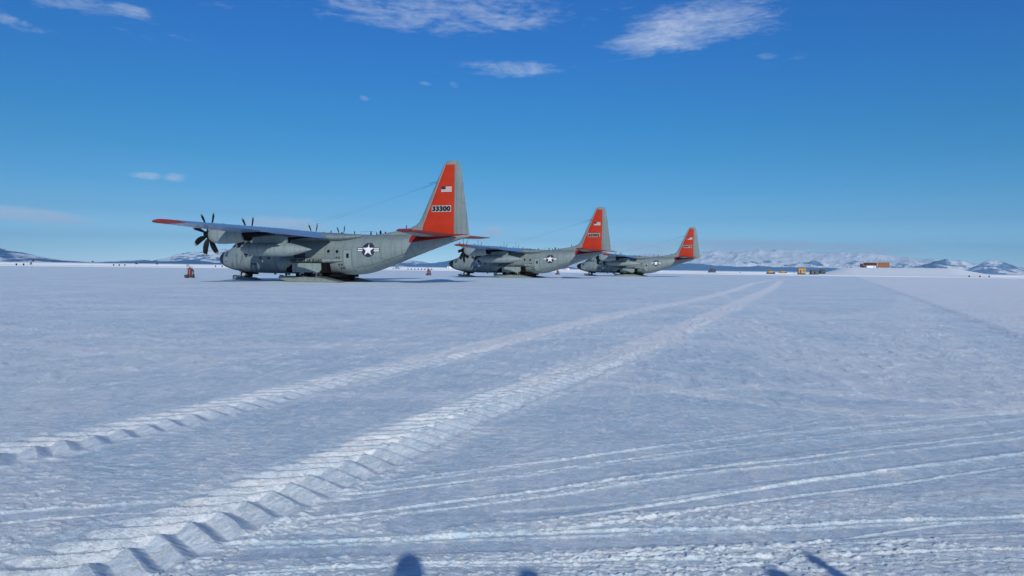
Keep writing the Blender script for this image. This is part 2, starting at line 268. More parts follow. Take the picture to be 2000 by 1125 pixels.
def ground_height(X, Y):
    global CHURNED_LIT
    CHURNED_LIT = np.zeros_like(X)
    r = np.hypot(X, Y); Z = np.zeros_like(X); rough = np.ones_like(X); near = r < 60
    x, y = X[near], Y[near]; rn = r[near]
    amp = np.full(x.shape, 1.0); add = np.zeros_like(x); chv = np.zeros_like(x)
    patch = .55 + .75 * sst(-.25, .45, pnoise(x * .55, y * .8, 3) + .5 * pnoise(x * 1.7, y * 2.2, 4))
    amp *= patch
    for P, hw, st in CHURN:
        m = (x > min(p[0] for p in P) - 3) & (x < max(p[0] for p in P) + 3) & (y < max(p[1] for p in P) + 3)
        d = polydist(x[m], y[m], chaikin(P, 2))[2]; k = 1 - sst(hw * .55, hw * 1.25, d)
        amp[m] += k * st * .9; add[m] += k * st * .008; chv[m] = np.maximum(chv[m], k * st * .85)
    for P, hw in SMOOTH:
        m = rn < 16
        d = polydist(x[m], y[m], chaikin(P, 2))[2]; k = 1 - sst(hw * .75, hw * 1.15, d); amp[m] *= 1 - .90 * k; add[m] -= .008 * k; chv[m] = np.where(k > .05, -k, chv[m])
    for P, h_, hw, wob in LINES:
        m = rn < 14; xm, ym = x[m], y[m]
        sd0, s0, d = polydist(xm, ym, chaikin(P, 2)); w = sd0 + .018 * pnoise(s0 * 1.1, s0 * 0 + h_ * 999, 5)
        h_ = h_ * .62; k = np.exp(-(w / hw) ** 2) * (d < .2); mod = 1 - wob * (.5 + .9 * pnoise(s0 * 3.5, s0 * 0 + hw * 777, 6)).clip(0, 1)
        add[m] += h_ * k * mod - .35 * h_ * np.exp(-((w - hw * 2.4) / (hw * 1.5)) ** 2) * (d < .2)
        crumb = k * (.007 * np.abs(pnoise(xm * 22, ym * 22, 8))) * wob * 1.6; add[m] += crumb
    # big cleated tracks: V-shaped lugs, apex forward
    for P, pitch, r0, r1, hgt in ((TRACK_A, .232, 11.5, 17.0, .058), (TRACK_B, .27, 18, 34, .052)):
        Pc = chaikin(P, 3); m = (x > -9) & (x < 60) & (np.abs(x) < 62)
        u, s, d = polydist(x[m], y[m], Pc); rr = rn[m]
        hwid = .45 if P is TRACK_A else .42
        u = u + .02 * pnoise(s * 2, s * 0, 9)
        ins = 1 - sst(hwid - .06, hwid + .03, np.where(u < 0, -u * .80, u * 1.08))
        fade_n = lambda q: 1 - sst(5, 8, q)
        au = np.abs(u); back = np.where(u < 0, .95 * au - .62 * au * au, .45 * au)
        ph = (s + back + .012 * pnoise(x[m] * 3, y[m] * 3, 10)) / pitch
        idx = np.floor(ph); p = ph - idx
        lugm = .88 + .25 * pnoise(idx * 3.7, np.sign(u) * 5.3, 12)
        lens = np.where(u < 0, (1 - sst(.34, .56, au)) * .36 + .08, .50)
        rise = sst(0, 1, (p - (1 - lens)) / lens) * .5 + .5 * ((p - (1 - lens)) / lens).clip(0, 1) ** .7
        fall_l = .60 * (1 - sst(0, .12, p)) + .40 * (1 - (p / (1 - lens)).clip(0, 1)); fall_r = 1 - sst(-.1, 1, p / .5)
        prof = np.where(p > 1 - lens, rise, np.where(u < 0, fall_l, fall_r))
        prof = np.where(u < 0, prof * (1 - .95 * sst(.34, .56, au)) * (.66 + .20 * (1 - sst(0, .15, au))), prof * (.92 - .3 * sst(.2, .42, au)))
        prof = prof + .05 * ins * pnoise(x[m] * 18, y[m] * 18, 13) * fade_n(rr)
        lug = hgt * lugm * prof * ins
        base = .004 * ins + .010 * np.exp(-((u - hwid) / .08) ** 2)
        fade = 1 - sst(r0, r1, rr)
        crumb = np.exp(-((u - hwid - .02) / .10) ** 2) + .35 * np.exp(-((u + hwid + .02) / .07) ** 2)
        amp[m] = amp[m] * (1 - .92 * ins * fade) + 1.1 * crumb * fade + (1 - fade) * ins * .9
        chv[m] = np.maximum(chv[m] * (1 - ins), ins * (np.where(u < 0, .85, .35) * (p > 1 - lens) * (1 - sst(.36, .54, -u)) * fade * (1 - sst(9, 17, rr)) + 1.4 * sst(9, 17, rr))); chv[m] = np.maximum(chv[m], .5 * crumb)  # sun-facing lug faces whitened, left ones most: sunlight put into the colour
        add[m] *= 1 - .85 * ins
        add[m] += (lug - .018 * ins) * fade + base + (1 - fade) * ins * hgt * .5 * prof * (1 - sst(30, 42, rr))
    wob_ = pnoise(x * 2.1, y * 2.1, 20) * .25
    def oc(fx, fy, sd_):                     # one octave, dropped where the mesh rows grow coarser than it
        lim = math.sqrt(1 / fy / (2.2 * .00042)); k = 1 - sst(.7 * lim, 1.1 * lim, rn); o = np.zeros_like(x); q = k > 0
        o[q] = pnoise(x[q] * fx + wob_[q], y[q] * fy + wob_[q], sd_) * k[q]; return o
    c1 = np.abs(oc(3.2, 5.5, 21)); c2 = oc(9, 14, 22); c3 = oc(21, 27, 23); c4 = oc(47, 52, 24)
    flake = sst(.10, .24, oc(6, 11, 25) * .6 + .5 * oc(14, 20, 35) + .45 * c3 + .3 * c4)
    zz = amp * (.0025 * c1 + .0050 * flake * (.7 + .5 * c3) + .0024 * c2 + .0026 * c3 + .0022 * c4)
    st_ = sst(6, 13, rn) * (.32 + .20 * amp.clip(0, 1.6))       # wind crust: low streaky relief
    e1, e2, e3, e4 = oc(13, 3.4, 50), oc(6.5, 1.5, 51), oc(3.2, .62, 52), oc(1.7, .28, 53)
    zz += st_ * (.0045 * sst(.05, .30, e1 + .4 * e2) + .010 * sst(.05, .32, e2 + .5 * e1 + .3 * e3) + .018 * sst(.08, .34, e3 + .5 * e2) + .020 * sst(.08, .36, e4 + .5 * e3))
    zz += (amp - .9).clip(0, 2) * .007 * sst(.28, .62, .6 * oc(9, 10, 26) + .5 * oc(19, 21, 36) + .4 * c4)           # loose lumps in churned snow
    zz += .008 * pnoise(x * .9, y * 1.3, 27)
    chv[:] = chv * (.6 + .5 * sst(-.3, .4, pnoise(x * 1.4, y * 3.1, 40) + .5 * pnoise(x * 5, y * 9, 41))); CHURNED_LIT[near] = chv.clip(-1, 1)
    far_ = (r >= 60) & (r < 190) & (Y > 0)
    for P in (TRACK_A, TRACK_B): CHURNED_LIT[far_] = np.maximum(CHURNED_LIT[far_], .95 * (1 - sst(.35, .65, polydist(X[far_], Y[far_], chaikin(P, 1))[2])))
    Z[near] = zz + add
    Z += .02 * pnoise(X * .12, Y * .2, 28) * sst(5, 25, r) * (1 - sst(300, 900, r))
    # graded snow banks along the far edges of the apron
    rr = np.hypot(X, Y); pxa = 1000 + F_PX * np.tan(np.clip(np.arctan2(X, Y), -1.2, 1.2)); nohill = 1 - sst(1560, 1640, pxa) * (1 - sst(1880, 1960, pxa))
    for r0, run, hh in BANKS:
        hm = hh * (.75 + .35 * pnoise(X * .02, Y * .01 + r0, 31)) * (Y > 0) * (nohill if r0 > 400 else 1)
        Z += hm * sst(r0, r0 + run, rr) * (1 - sst(r0 + run * 1.3, r0 + run * 5, rr)) + 0
    # low snow hill with the camp buildings
    a = np.arctan2(X, Y); rr = np.hypot(X, Y)
    pxs = 1000 + F_PX * np.tan(a)
    hm = sst(1585, 1665, pxs) * (1 - sst(1850, 1960, pxs)) * sst(470, 590, rr) * (1 - sst(760, 1000, rr))
    Z += hm * (5.2 + .5 * pnoise(X * .02, Y * .02, 33))
    lt = sst(-.3, .3, (X - 16.16) - (Y - 26.05) * 0.445)                                     # groomed strip on the right, one blade higher
    Z += .05 * lt * (Y > 5) * sst(5, 20, rr)
    return Z
def build_ground():
    ypx = np.arange(440, 2.2, -.5); rr = CAM_H * 744.4 / ypx
    rows = np.concatenate([[.02, .5, 1.0, 1.5, 1.9, 2.2, 2.45], rr[rr > 2.6], np.geomspace(560, 70000, 70), np.concatenate([np.linspace(r0 - .2, r0 + run * 1.3, 6) for r0, run, hh in BANKS] + [[r0 + run * 5.2] for r0, run, hh in BANKS])]); rows = np.unique(np.round(rows, 3))
    fin = np.arange(-38.5, 38.5, .052); cols = np.radians(np.concatenate([np.linspace(-180, -39.5, 90), fin, np.linspace(39.5, 180, 90)[:-1]]))
    A, Rr = np.meshgrid(cols, rows); X, Y = np.sin(A) * Rr, np.cos(A) * Rr
    Z = ground_height(X.ravel(), Y.ravel()); V = np.stack([X.ravel(), Y.ravel(), Z], 1)
    nr, nc = len(rows), len(cols); i = np.arange(nr - 1)[:, None] * nc; j = np.arange(nc)[None]; j2 = (j + 1) % nc
    Q = np.stack([i + j, i + j2, i + nc + j2, i + nc + j], -1).reshape(-1, 4)[:, ::-1]
    me = bpy.data.meshes.new('snow_ground'); me.vertices.add(len(V)); me.vertices.foreach_set('co', V.astype(np.float32).ravel())
    me.loops.add(Q.size); me.loops.foreach_set('vertex_index', Q.ravel().astype(np.int32)); me.polygons.add(len(Q))
    me.polygons.foreach_set('loop_start', (np.arange(len(Q)) * 4).astype(np.int32)); me.polygons.foreach_set('loop_total', np.full(len(Q), 4, np.int32))
    me.update(); me.validate()
    me.polygons.foreach_set('use_smooth', np.ones(len(Q), bool))
    x, y = V[:, 0], V[:, 1]; r = np.hypot(x, y)
    fresh_lit = np.maximum(sst(333, 336, r) * (y > 0), .75 * sst(-.3, .3, (x - 16.16) - (y - 26.05) * .445) * (y > 5))  # far snow whitened: brightness of sun-facing banks put into its colour
    fresh_lit = np.where(fresh_lit > 0, np.maximum(fresh_lit, CHURNED_LIT), CHURNED_LIT)
    a = me.attributes.new('fresh_lit', 'FLOAT', 'POINT'); a.data.foreach_set('value', fresh_lit.astype(np.float32))
    m, t, b = material('packed_snow')
    at_ = N(t, 'ShaderNodeAttribute', attribute_name='fresh_lit')
    big = tnoise(t, .22, 6, .65, stretch=(1, 1.2, 1)); mid = tnoise(t, 1.6, 8, .76, stretch=(1, .8, 1)); fine = tnoise(t, 12, 7, .82, stretch=(1, .55, 1))
    c = mixc(t, ramp(t, mth(t, 'ADD', mth(t, 'MULTIPLY', big, .45), mth(t, 'MULTIPLY', mid, .55)), .43, .57), (.58, .735, .85), (.78, .885, .94))
    rgh = mth(t, 'ADD', 1.0, mth(t, 'MINIMUM', at_.outputs['Fac'], 0.0), clamp=True)
    c = mixc(t, mth(t, 'MULTIPLY', ramp(t, fine, .53, .58, 0, .8), rgh), c, (.95, .975, .985)); c = mixc(t, mth(t, 'MULTIPLY', ramp(t, tnoise(t, 3.0, 8, .8, stretch=(1, .42, 1)), .54, .60, 0, .8), rgh), c, (.95, .975, .985)); c = mixc(t, ramp(t, tnoise(t, .9, 9, .82, stretch=(1, .30, 1)), .56, .61, 0, .7), c, (.90, .94, .95)); c = mixc(t, ramp(t, tnoise(t, 38, 4, .7, stretch=(1, 1.6, 1)), .48, .32, 0, .5), c, (.40, .54, .70))
    fk = ramp(t, tnoise(t, 4, 8, .8, stretch=(1, 2.2, 1)), .44, .56, .5, 1.0)
    c = mixc(t, mth(t, 'MULTIPLY', mth(t, 'MAXIMUM', at_.outputs['Fac'], 0.0), mth(t, 'MAXIMUM', fk, mth(t, 'MULTIPLY_ADD', at_.outputs['Fac'], 3.0, -1.6), clamp=True)), c, (.95, .97, .98))
    t.links.new(c, b.inputs['Base Color']); b.inputs['Roughness'].default_value = .62; b.inputs['Specular IOR Level'].default_value = .25
    fl = ramp(t, tnoise(t, 8, 8, .8, stretch=(1, 1.3, 1)), .52, .57)
    h = mth(t, 'ADD', mth(t, 'MULTIPLY', fl, .24), mth(t, 'MULTIPLY', tnoise(t, 5, 9, .76, stretch=(1, 1.15, 1)), .9)); h = mth(t, 'ADD', h, mth(t, 'MULTIPLY', tnoise(t, 60, 5, .75, stretch=(1, 1.3, 1)), .30))
    h = mth(t, 'ADD', h, mth(t, 'MULTIPLY', tnoise(t, 1.3, 10, .82, stretch=(1, .5, 1)), 3.4))
    bp = N(t, 'ShaderNodeBump'); bp.inputs['Strength'].default_value = .8; bp.inputs['Distance'].default_value = .022
    t.links.new(h, bp.inputs['Height']); t.links.new(bp.outputs[0], b.inputs['Normal'])
    me.materials.append(m)
    o = bpy.data.objects.new('snow_ground', me); COL.objects.link(o); tag(o, 'packed white and blue snow field crossed by vehicle tracks', kind='structure')
build_ground()

# ------------------------------------------------------------------ far mountains
def mountain_mat(name, snow, hazed_rock=(.07, .085, .12), sc=.0022, zlo=0.0):  # rock colours hold part of the distance haze as painted blue
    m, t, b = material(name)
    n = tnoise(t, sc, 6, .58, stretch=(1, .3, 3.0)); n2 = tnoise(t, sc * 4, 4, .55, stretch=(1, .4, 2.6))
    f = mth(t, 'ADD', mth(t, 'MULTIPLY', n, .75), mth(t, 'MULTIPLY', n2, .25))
    c = mixc(t, ramp(t, f, snow - .03, snow + .03), (.88, .91, .94), hazed_rock); t.links.new(c, b.inputs['Base Color'])
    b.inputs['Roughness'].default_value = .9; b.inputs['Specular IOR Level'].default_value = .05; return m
def mountains(name, label, D, depth, sil, mat, seed, relief=.5, sc=1.0):
    sil = np.array(sil, float); px = np.linspace(sil[0, 0], sil[-1, 0], int((sil[-1, 0] - sil[0, 0]) * .9) + 2)
    py = np.interp(px, sil[:, 0], sil[:, 1]); az = np.arctan((px - 1000) / F_PX); hh = (horizon_y(px) - py) / F_PX * D * np.cos(az)
    hh = np.maximum(hh, 0) / np.cos(0)
    k = np.linspace(0, 1, 46); rad = (D + (k - .55) * depth) / np.cos(az)[:, None] ** 0
    Hh = hh[:, None] * np.ones((1, len(k)))
    X, Y = np.sin(az)[:, None] * rad, np.cos(az)[:, None] * rad
    s = sc / (D * .02)
    w = 1 - np.abs(k - .6) / .6; w = np.where(k > .6, 1 - (k - .6) / .4, k / .6).clip(0, 1) ** .8
    rg = 1 - np.abs(pnoise(X * s, Y * s * .6, seed)) * 1.6; rg2 = 1 - np.abs(pnoise(X * s * 2.3, Y * s * 1.6, seed + 1)) * 1.6; rg3 = pnoise(X * s * 6, Y * s * 5, seed + 2)
    mod = 1 - relief * (1 - (.65 * rg + .35 * rg2)) * (1 - .75 * w) - .03 * rg3 * relief
    Z = Hh * w * mod - 12
    V = np.stack([X.ravel(), Y.ravel(), Z.ravel()], 1); n, q = X.shape
    Fc = [(a * q + c, (a + 1) * q + c, (a + 1) * q + c + 1, a * q + c + 1) for a in range(n - 1) for c in range(q - 1)]
    me = bpy.data.meshes.new(name); me.from_pydata(V.tolist(), [], Fc); me.update()
    o = link(name, me, mat, auto=80); tag(o, label, kind='structure')
mm = mountain_mat
mountains('mountain_range', 'long hazy snow covered mountain range on the right horizon', 22000, 3400, [(1000, 519), (1060, 512), (1100, 507), (1150, 503), (1200, 498), (1300, 492), (1370, 488), (1385, 486), (1400, 487), (1430, 489), (1455, 486), (1480, 484), (1550, 485), (1585, 489), (1620, 488), (1660, 490), (1700, 490), (1725, 494), (1745, 497), (1790, 501), (1850, 505), (1900, 511), (1960, 518), (2020, 524), (2080, 529)], mm('far_snow_hazed_rock', .60, (.24, .32, .44), .0014), 41, .5, .7)
mountains('mountain', 'white snow streaked mountain left of the nearest plane', 17000, 2300, [(270, 513), (300, 507), (330, 500), (345, 494), (370, 491), (395, 487), (430, 484), (470, 482), (520, 485), (600, 491), (700, 500), (760, 507), (790, 509), (805, 507), (820, 509), (850, 514), (880, 519), (900, 522)], mm('streaked_snow_hazed_rock', .53, (.09, .15, .28), .0030), 51, .6, 1.0)
mountains('foothills', 'blue grey rocky foothills in front of the far mountain range', 15500, 1500, [(1370, 525), (1395, 516), (1420, 509), (1460, 507), (1480, 510), (1500, 514), (1540, 515), (1570, 508), (1590, 506), (1620, 513), (1650, 512), (1670, 503), (1700, 506), (1740, 512), (1780, 508), (1820, 509), (1850, 517), (1880, 524), (1900, 531)], mm('foothill_hazed_rock', .55, (.17, .26, .40)), 61, .8, 1.2)
mountains('far_ridge', 'pale blue ridge right of the snow hill', 14500, 1500, [(1740, 530), (1770, 521), (1800, 515), (1830, 506), (1848, 503), (1880, 507), (1905, 513), (1930, 520), (1960, 528), (1990, 534)], mm('ridge_hazed_rock', .53, (.13, .20, .31)), 71, .7, 1.0)
mountains('cone_hill', 'blue cone shaped hill near the right edge', 12000, 1300, [(1840, 534), (1868, 531), (1880, 527), (1895, 521), (1920, 509), (1934, 504.5), (1940, 505), (1950, 506), (1970, 513), (2000, 521), (2050, 525), (2110, 529), (2180, 536)], mm('cone_hazed_rock', .47, (.17, .26, .41)), 81, .5, 1.3)
mountains('coast_ridge', 'low flat blue ridge on the horizon behind the yellow hut', 13000, 1600, [(1180, 526), (1250, 521), (1290, 518), (1330, 512), (1360, 512), (1400, 517), (1450, 519), (1480, 517), (1510, 519), (1560, 520), (1620, 521), (1680, 525), (1760, 533)], mm('coast_hazed_rock', .38, (.14, .24, .40)), 91, .4, 1.0)
mountains('blue_ridge', 'plain blue ridge between the first and second plane', 11500, 1800, [(780, 521), (796, 519), (805, 516), (815, 513.5), (835, 512), (850, 511.5), (865, 508.5), (876, 506), (900, 503), (950, 500), (1000, 503), (1060, 511), (1110, 519), (1150, 526)], mm('haze_blue_rock', .30, (.11, .23, .42)), 101, .3, .8)  # ridge lightened and blued in its colour to carry haze
mountains('low_hill', 'low dark blue hill with small snow patches below the white mountain', 11000, 1500, [(120, 512.5), (180, 510), (225, 508), (270, 505.5), (285, 505.5), (310, 508), (340, 507.5), (370, 505), (400, 508), (420, 511), (440, 510), (480, 509), (560, 511), (700, 516), (760, 520)], mm('low_hill_hazed_rock', .41, (.06, .14, .30)), 111, .5, 1.2)
mountains('blue_slope', 'dark blue slope with snow streaks falling from the left edge', 10000, 2200, [(-420, 480), (-250, 470), (-120, 474), (-40, 478), (0, 481), (12, 484), (28, 487), (45, 490), (70, 496), (100, 502), (140, 507), (180, 510), (240, 513), (300, 515)], mm('slope_hazed_rock', .47, (.05, .12, .27), .0032), 121, .5, 1.2)

# ------------------------------------------------------------------ the ski planes
# plane coordinates: x metres aft of the nose tip, y to starboard, z up; C() turns them into the parent's axes
def C(x, y, z): return (13.0 - x, -y, z)
FX = np.array([0, .06, .2, .5, 1.1, 1.6, 2.1, 2.5, 3.0, 3.5, 4.2, 5.2, 6.5, 17.4, 18.2, 19, 20, 22, 24, 26, 28, 29.2, 29.7])
FB = np.array([2.26, 2.02, 1.86, 1.62, 1.33, 1.18, 1.07, .99, .91, .86, .81, .77, .75, .75, .82, .98, 1.28, 1.97, 2.68, 3.36, 4.02, 4.38, 4.5])
FT = np.array([2.28, 2.50, 2.64, 2.83, 3.08, 3.24, 3.42, 3.72, 4.16, 4.45, 4.62, 4.69, 4.7, 4.7, 4.7, 4.7, 4.7, 4.7, 4.7, 4.72, 4.74, 4.72, 4.62])
FW = np.array([.01, .25, .42, .68, 1.05, 1.28, 1.48, 1.63, 1.80, 1.93, 2.05, 2.13, 2.15, 2.15, 2.12, 2.06, 1.97, 1.66, 1.28, .88, .46, .18, .04])
def fus(x):
    b, t, w = (float(np.interp(x, FX, A_)) for A_ in (FB, FT, FW)); zc = b + (t - b) * (.46 if x < 17.4 else .46 + .09 * min(1, (x - 17.4) / 8)); return b, t, w, zc
def fus_y(x, z):
    b, t, w, zc = fus(x)
    if z > zc: q, n = (z - zc) / (t - zc), 2.1
    else: q, n = (zc - z) / (zc - b), 2.5
    return w * max(0.0, 1 - min(1, q) ** n) ** (1 / n)
def fring(x, n=56, grow=0.0):
    b, t, w, zc = fus(x); out = []
    for k in range(n):
        a = 2 * math.pi * k / n; c, s = math.cos(a), math.sin(a); e = 2.1 if s > 0 else 2.5
        yy = math.copysign(abs(c) ** (2 / e), c) * (w + grow); zz = zc + math.copysign(abs(s) ** (2 / e), s) * ((t - zc if s > 0 else zc - b) + grow)
        out.append(C(x, yy, zz))
    return out
def naca(t): return 5 * (.2969 * math.sqrt(max(t, 0)) - .126 * t - .3516 * t * t + .2843 * t ** 3 - .1036 * t ** 4)
def surf(mb, pts_fn, nu, nv, mi=0):          # a sheet of nu x nv faces from a function of (u, v) in 0..1
    V = [pts_fn(i / nu, j / nv) for i in range(nu + 1) for j in range(nv + 1)]
    mb.add(V, [(i * (nv + 1) + j, (i + 1) * (nv + 1) + j, (i + 1) * (nv + 1) + j + 1, i * (nv + 1) + j + 1) for i in range(nu) for j in range(nv)], mi); return mb
def side(x, z, off=.012): return C(x, -(fus_y(x, z) + off), z)
def text_mesh(body, size, bold=0.0, width=None, sx_=1.0):
    cu = bpy.data.curves.new('t', 'FONT'); cu.body = body; cu.size = size; cu.offset = bold; cu.resolution_u = 3; cu.space_character = 1.08
    ob = bpy.data.objects.new('t', cu); COL.objects.link(ob); bpy.context.view_layer.update()
    me = bpy.data.meshes.new_from_object(ob.evaluated_get(bpy.context.evaluated_depsgraph_get()))
    bpy.data.objects.remove(ob); co = [v.co.copy() for v in me.vertices]; x0 = min(c.x for c in co); x1 = max(c.x for c in co); y0 = min(c.y for c in co); y1 = max(c.y for c in co)
    k = (width / (x1 - x0)) if width else sx_
    V = [((c.x - x0) * k, (c.y - y0) / (y1 - y0) * size) for c in co]; Fc = [tuple(p.vertices) for p in me.polygons]; bpy.data.meshes.remove(me); return V, Fc
def decal_text(name, body, x, z, h, width, mat, parent, fn=side, off=.014, bold=0.0):
    V, Fc = text_mesh(body, h, bold, width); mb = MB(); mb.add([fn(x + u, z + v, off) for u, v in V], Fc); return mb.build(name, mat, parent, smooth=False)
FIN_LE = ([4.5, 4.72, 4.95, 5.15, 5.35, 5.6, 5.9, 6.3, 11.1, 11.4, 11.58, 11.68], [18.6, 19.6, 21.2, 22.5, 23.35, 23.95, 24.3, 24.55, 26.8, 26.98, 27.2, 27.6])
FIN_TE = ([4.5, 4.7, 10.9, 11.35, 11.58, 11.68], [29.62, 29.6, 28.72, 28.55, 28.35, 28.0])
def fin_le(z): return float(np.interp(z, *FIN_LE))
def fin_te(z): return float(np.interp(z, *FIN_TE))
def fin_half(x, z):
    a, b = fin_le(z), fin_te(z); c = b - a; return naca(min(1, max(0, (x - a) / c))) * min(c, 5.6) * .10 + .006
def fin_side(x, z, off=.02): return C(x, -(fin_half(x, z) + off), z)
HINGE = lambda z: 28.12 if z < 11.25 else 28.12 + (z - 11.25) * .1

def build_plane():
    root = empty('ski_plane', (0, 0, 0))
    # fuselage
    xs = list(np.concatenate([[0, .03, .08, .16, .3], np.arange(.5, 6, .25), np.arange(6, 17, .5), np.arange(17, 29.3, .3), [29.45, 29.6, 29.7]]))
    mb = MB(); mb.loft([fring(x) for x in xs if x >= .98]); me = mb.mesh('fuselage')
    for p in me.polygons:
        x, z = 13 - p.center.x, p.center.z
        if x > 23.95 and z > fus(x)[3] + .06: p.material_index = 1
        if x < 4.2 and z < fus(x)[0] + .42 - .09 * (x - 1.2): p.material_index = 2
    f = link('fuselage', me, [M['grey'], M['redd'], M['black']], root)
    mb = MB(); mb.loft([fring(x, grow=.008) for x in (0, .03, .08, .16, .3, .5, .75, 1.0, 1.2, 1.38)], 0); mb.build('radome', M['black'], f)
    # flight deck windows
    def quad(name, x0, x1, zb, zt, mat=M['glass'], off=.012, sk=0.0, n=4, parent=f):
        m_ = MB(); surf(m_, lambda u, v: side(x0 + (x1 - x0) * u + sk * v, zb + (zt - zb) * v, off), n, n); return m_.build(name, mat, parent, smooth=False)
    for x0, x1, zb, zt, sk in ((1.72, 1.92, 2.45, 3.0, .05), (2.02, 2.26, 2.42, 3.02, .05), (2.5, 2.9, 3.32, 3.62, .14), (2.98, 3.5, 3.4, 3.74, .1), (3.6, 4.1, 3.5, 3.8, .06), (3.1, 3.6, 3.86, 4.16, .12), (3.7, 4.1, 3.94, 4.2, .08)):
        quad('flight_deck_window', x0, x1, zb, zt, sk=sk)
    for s in (-1, 1):                          # windshield panes across the brow
        for y0, y1 in ((.06, .52), (.6, 1.02)):
            m_ = MB()
            def wf(u, v, s=s, y0=y0, y1=y1):
                y = y0 + (y1 - y0) * u; x = 2.32 + v * .62 + .12 * y * y; b, t, w, zc = fus(x); z = zc + (t - zc) * max(0, 1 - (y / w) ** 2.1) ** (1 / 2.1); return C(x - .02, s * y, z + .02)
            surf(m_, wf, 4, 4); m_.build('windshield_pane', M['glass'], f, smooth=False)
    def disc(name, x, z, r, mat, off, parent=f, n=24, fn=side, rings=4, ry=None):
        m_ = MB(); V = [fn(x, z, off)]; Fc = []
        for k in range(1, rings + 1):
            for i in range(n): V.append(fn(x + r * k / rings * math.cos(2 * math.pi * i / n), z + (ry or r) * k / rings * math.sin(2 * math.pi * i / n), off))
        for i in range(n): Fc.append((0, 1 + i, 1 + (i + 1) % n))
        for k in range(1, rings):
            for i in range(n): a, b = 1 + (k - 1) * n, 1 + k * n; Fc.append((a + i, b + i, b + (i + 1) % n, a + (i + 1) % n))
        m_.add(V, Fc); return m_.build(name, mat, parent, smooth=False)
    for x, z in ((7.15, 2.3), (8.2, 2.3), (15.42, 3.02), (16.42, 3.0)):
        disc('porthole', x, z, .165, M['glass'], .014)
    # paratroop door, crew door, hatches drawn by their seams
    def seam(name, pts, w=.035, mat=M['line'], closed=True, parent=f, off=.011, fn=side):
        m_ = MB(); P = [Vector((a, 0, b)) for a, b in pts]; P = P + [P[0]] if closed else P
        for a, b in zip(P[:-1], P[1:]):
            d = (b - a).normalized(); nn = Vector((-d.z, 0, d.x)) * w / 2; L = max(1, int((b - a).length / .25))
            surf(m_, lambda u, v: (lambda q: fn(q.x, q.z, off))(a.lerp(b, u) + nn * (2 * v - 1)), L, 1)
        return m_.build(name, mat, parent, smooth=False)
    seam('door_seam', [(17.2, 1.1), (17.12, 3.2), (18.1, 3.2), (18.25, 1.15)])
    d_ = quad('side_door', 17.24, 18.06, 1.2, 3.12, M['greylt'], .006, n=8)
    quad('door_window', 17.5, 17.8, 2.38, 2.82, off=.016, parent=d_, n=2)
    seam('hatch_seam', [(3.2, 1.15), (3.2, 2.6), (4.0, 2.6), (4.0, 1.15)], .025)
    seam('cargo_seam', [(18.4, 1.45), (20.0, 1.75), (22.0, 2.35), (23.6, 2.9)], .04, closed=False)
    seam('cargo_seam', [(20.9, 2.65), (21.0, 2.4), (22.2, 2.05)], .05, closed=False)
    seam('body_seam', [(9.0, .95), (9.0, 3.6)], .03, closed=False)
    seam('body_seam', [(11.6, 2.75), (16.9, 2.70)], .02, closed=False)
    quad('dark_panel', 11.5, 12.7, 1.95, 2.85, M['panel'], .011, n=6); disc('round_vent', 11.45, 2.55, .15, M['black'], .013)  # dark brown rectangle on the fuselage side, round black vent beside it
    # rows of small stencilled marks before the door
    for r_ in range(4):
        for c_ in range(2):
            x0, z0 = 16.28 + .12 * r_ + c_ * .30, 2.5 - r_ * .34
            m_ = MB(); surf(m_, lambda u, v: side(x0 + u * .23 * (1 - .3 * v), z0 - .17 * v - .05 * u * v, .013), 3, 3); m_.build('stencil_mark', M['stencil'], f, smooth=False)
    quad('name_plate', 5.82, 6.5, 1.62, 1.76, M['stencil'], .012)
    quad('small_mark', 1.95, 2.25, 1.85, 1.93, M['stencil'], .012)
    # star and bars
    cx, cz = 19.86, 3.17
    ins = disc('roundel', cx, cz, .69, M['navy'], .016, n=40)
    for s in (-1, 1):
        surf(MB(), lambda u, v, s=s: side(cx + s * (.5 + u * .68), cz - .18 + v * .38, .014), 4, 3).build('roundel_bar', M['navy'], ins, smooth=False)
        for z0 in (-.13, .05): surf(MB(), lambda u, v, s=s, z0=z0: side(cx + s * (.6 + u * .52), cz + z0 + v * .10, .021), 4, 1).build('bar_stripe', M['white'], ins, smooth=False)
    P = [(cx + (.635 if k % 2 == 0 else .247) * math.sin(math.pi * k / 5), cz + (.635 if k % 2 == 0 else .247) * math.cos(math.pi * k / 5)) for k in range(10)]
    m_ = MB(); V = [side(cx, cz, .024)]; nr = 4
    for q in range(1, nr + 1): V += [side(cx + (px_ - cx) * q / nr, cz + (pz_ - cz) * q / nr, .024) for px_, pz_ in P]
    Fc = [(0, 1 + i, 1 + (i + 1) % 10) for i in range(10)] + [(1 + (q - 1) * 10 + i, 1 + q * 10 + i, 1 + q * 10 + (i + 1) % 10, 1 + (q - 1) * 10 + (i + 1) % 10) for q in range(1, nr) for i in range(10)]
    m_.add(V, Fc); m_.build('star', M['white'], ins, smooth=False)
    # belly antennas and roof antennas
    for x, h in ((9.4, .22), (8.0, .14), (9.75, .16)):
        b = fus(x)[0]; MB().box(C(x, -.9, b + .06 - h / 2), (.22, .05, h + .1), taper=1.5).build('belly_antenna', M['steel'], f)
    for x, h, w, y in ((17.0, .42, .10, 0), (18.9, .40, .16, 0), (19.5, .30, .10, .1), (20.0, .46, .26, 0), (20.5, .34, .20, .1), (15.5, .3, .3, 0), (14.2, .5, .12, 0), (7.4, .4, .18, 0), (5.6, .3, .2, 0)):
        MB().box(C(x, y, 4.66 + h / 2), (w, .06, h), taper=.6).build('roof_antenna', M['black'], f)
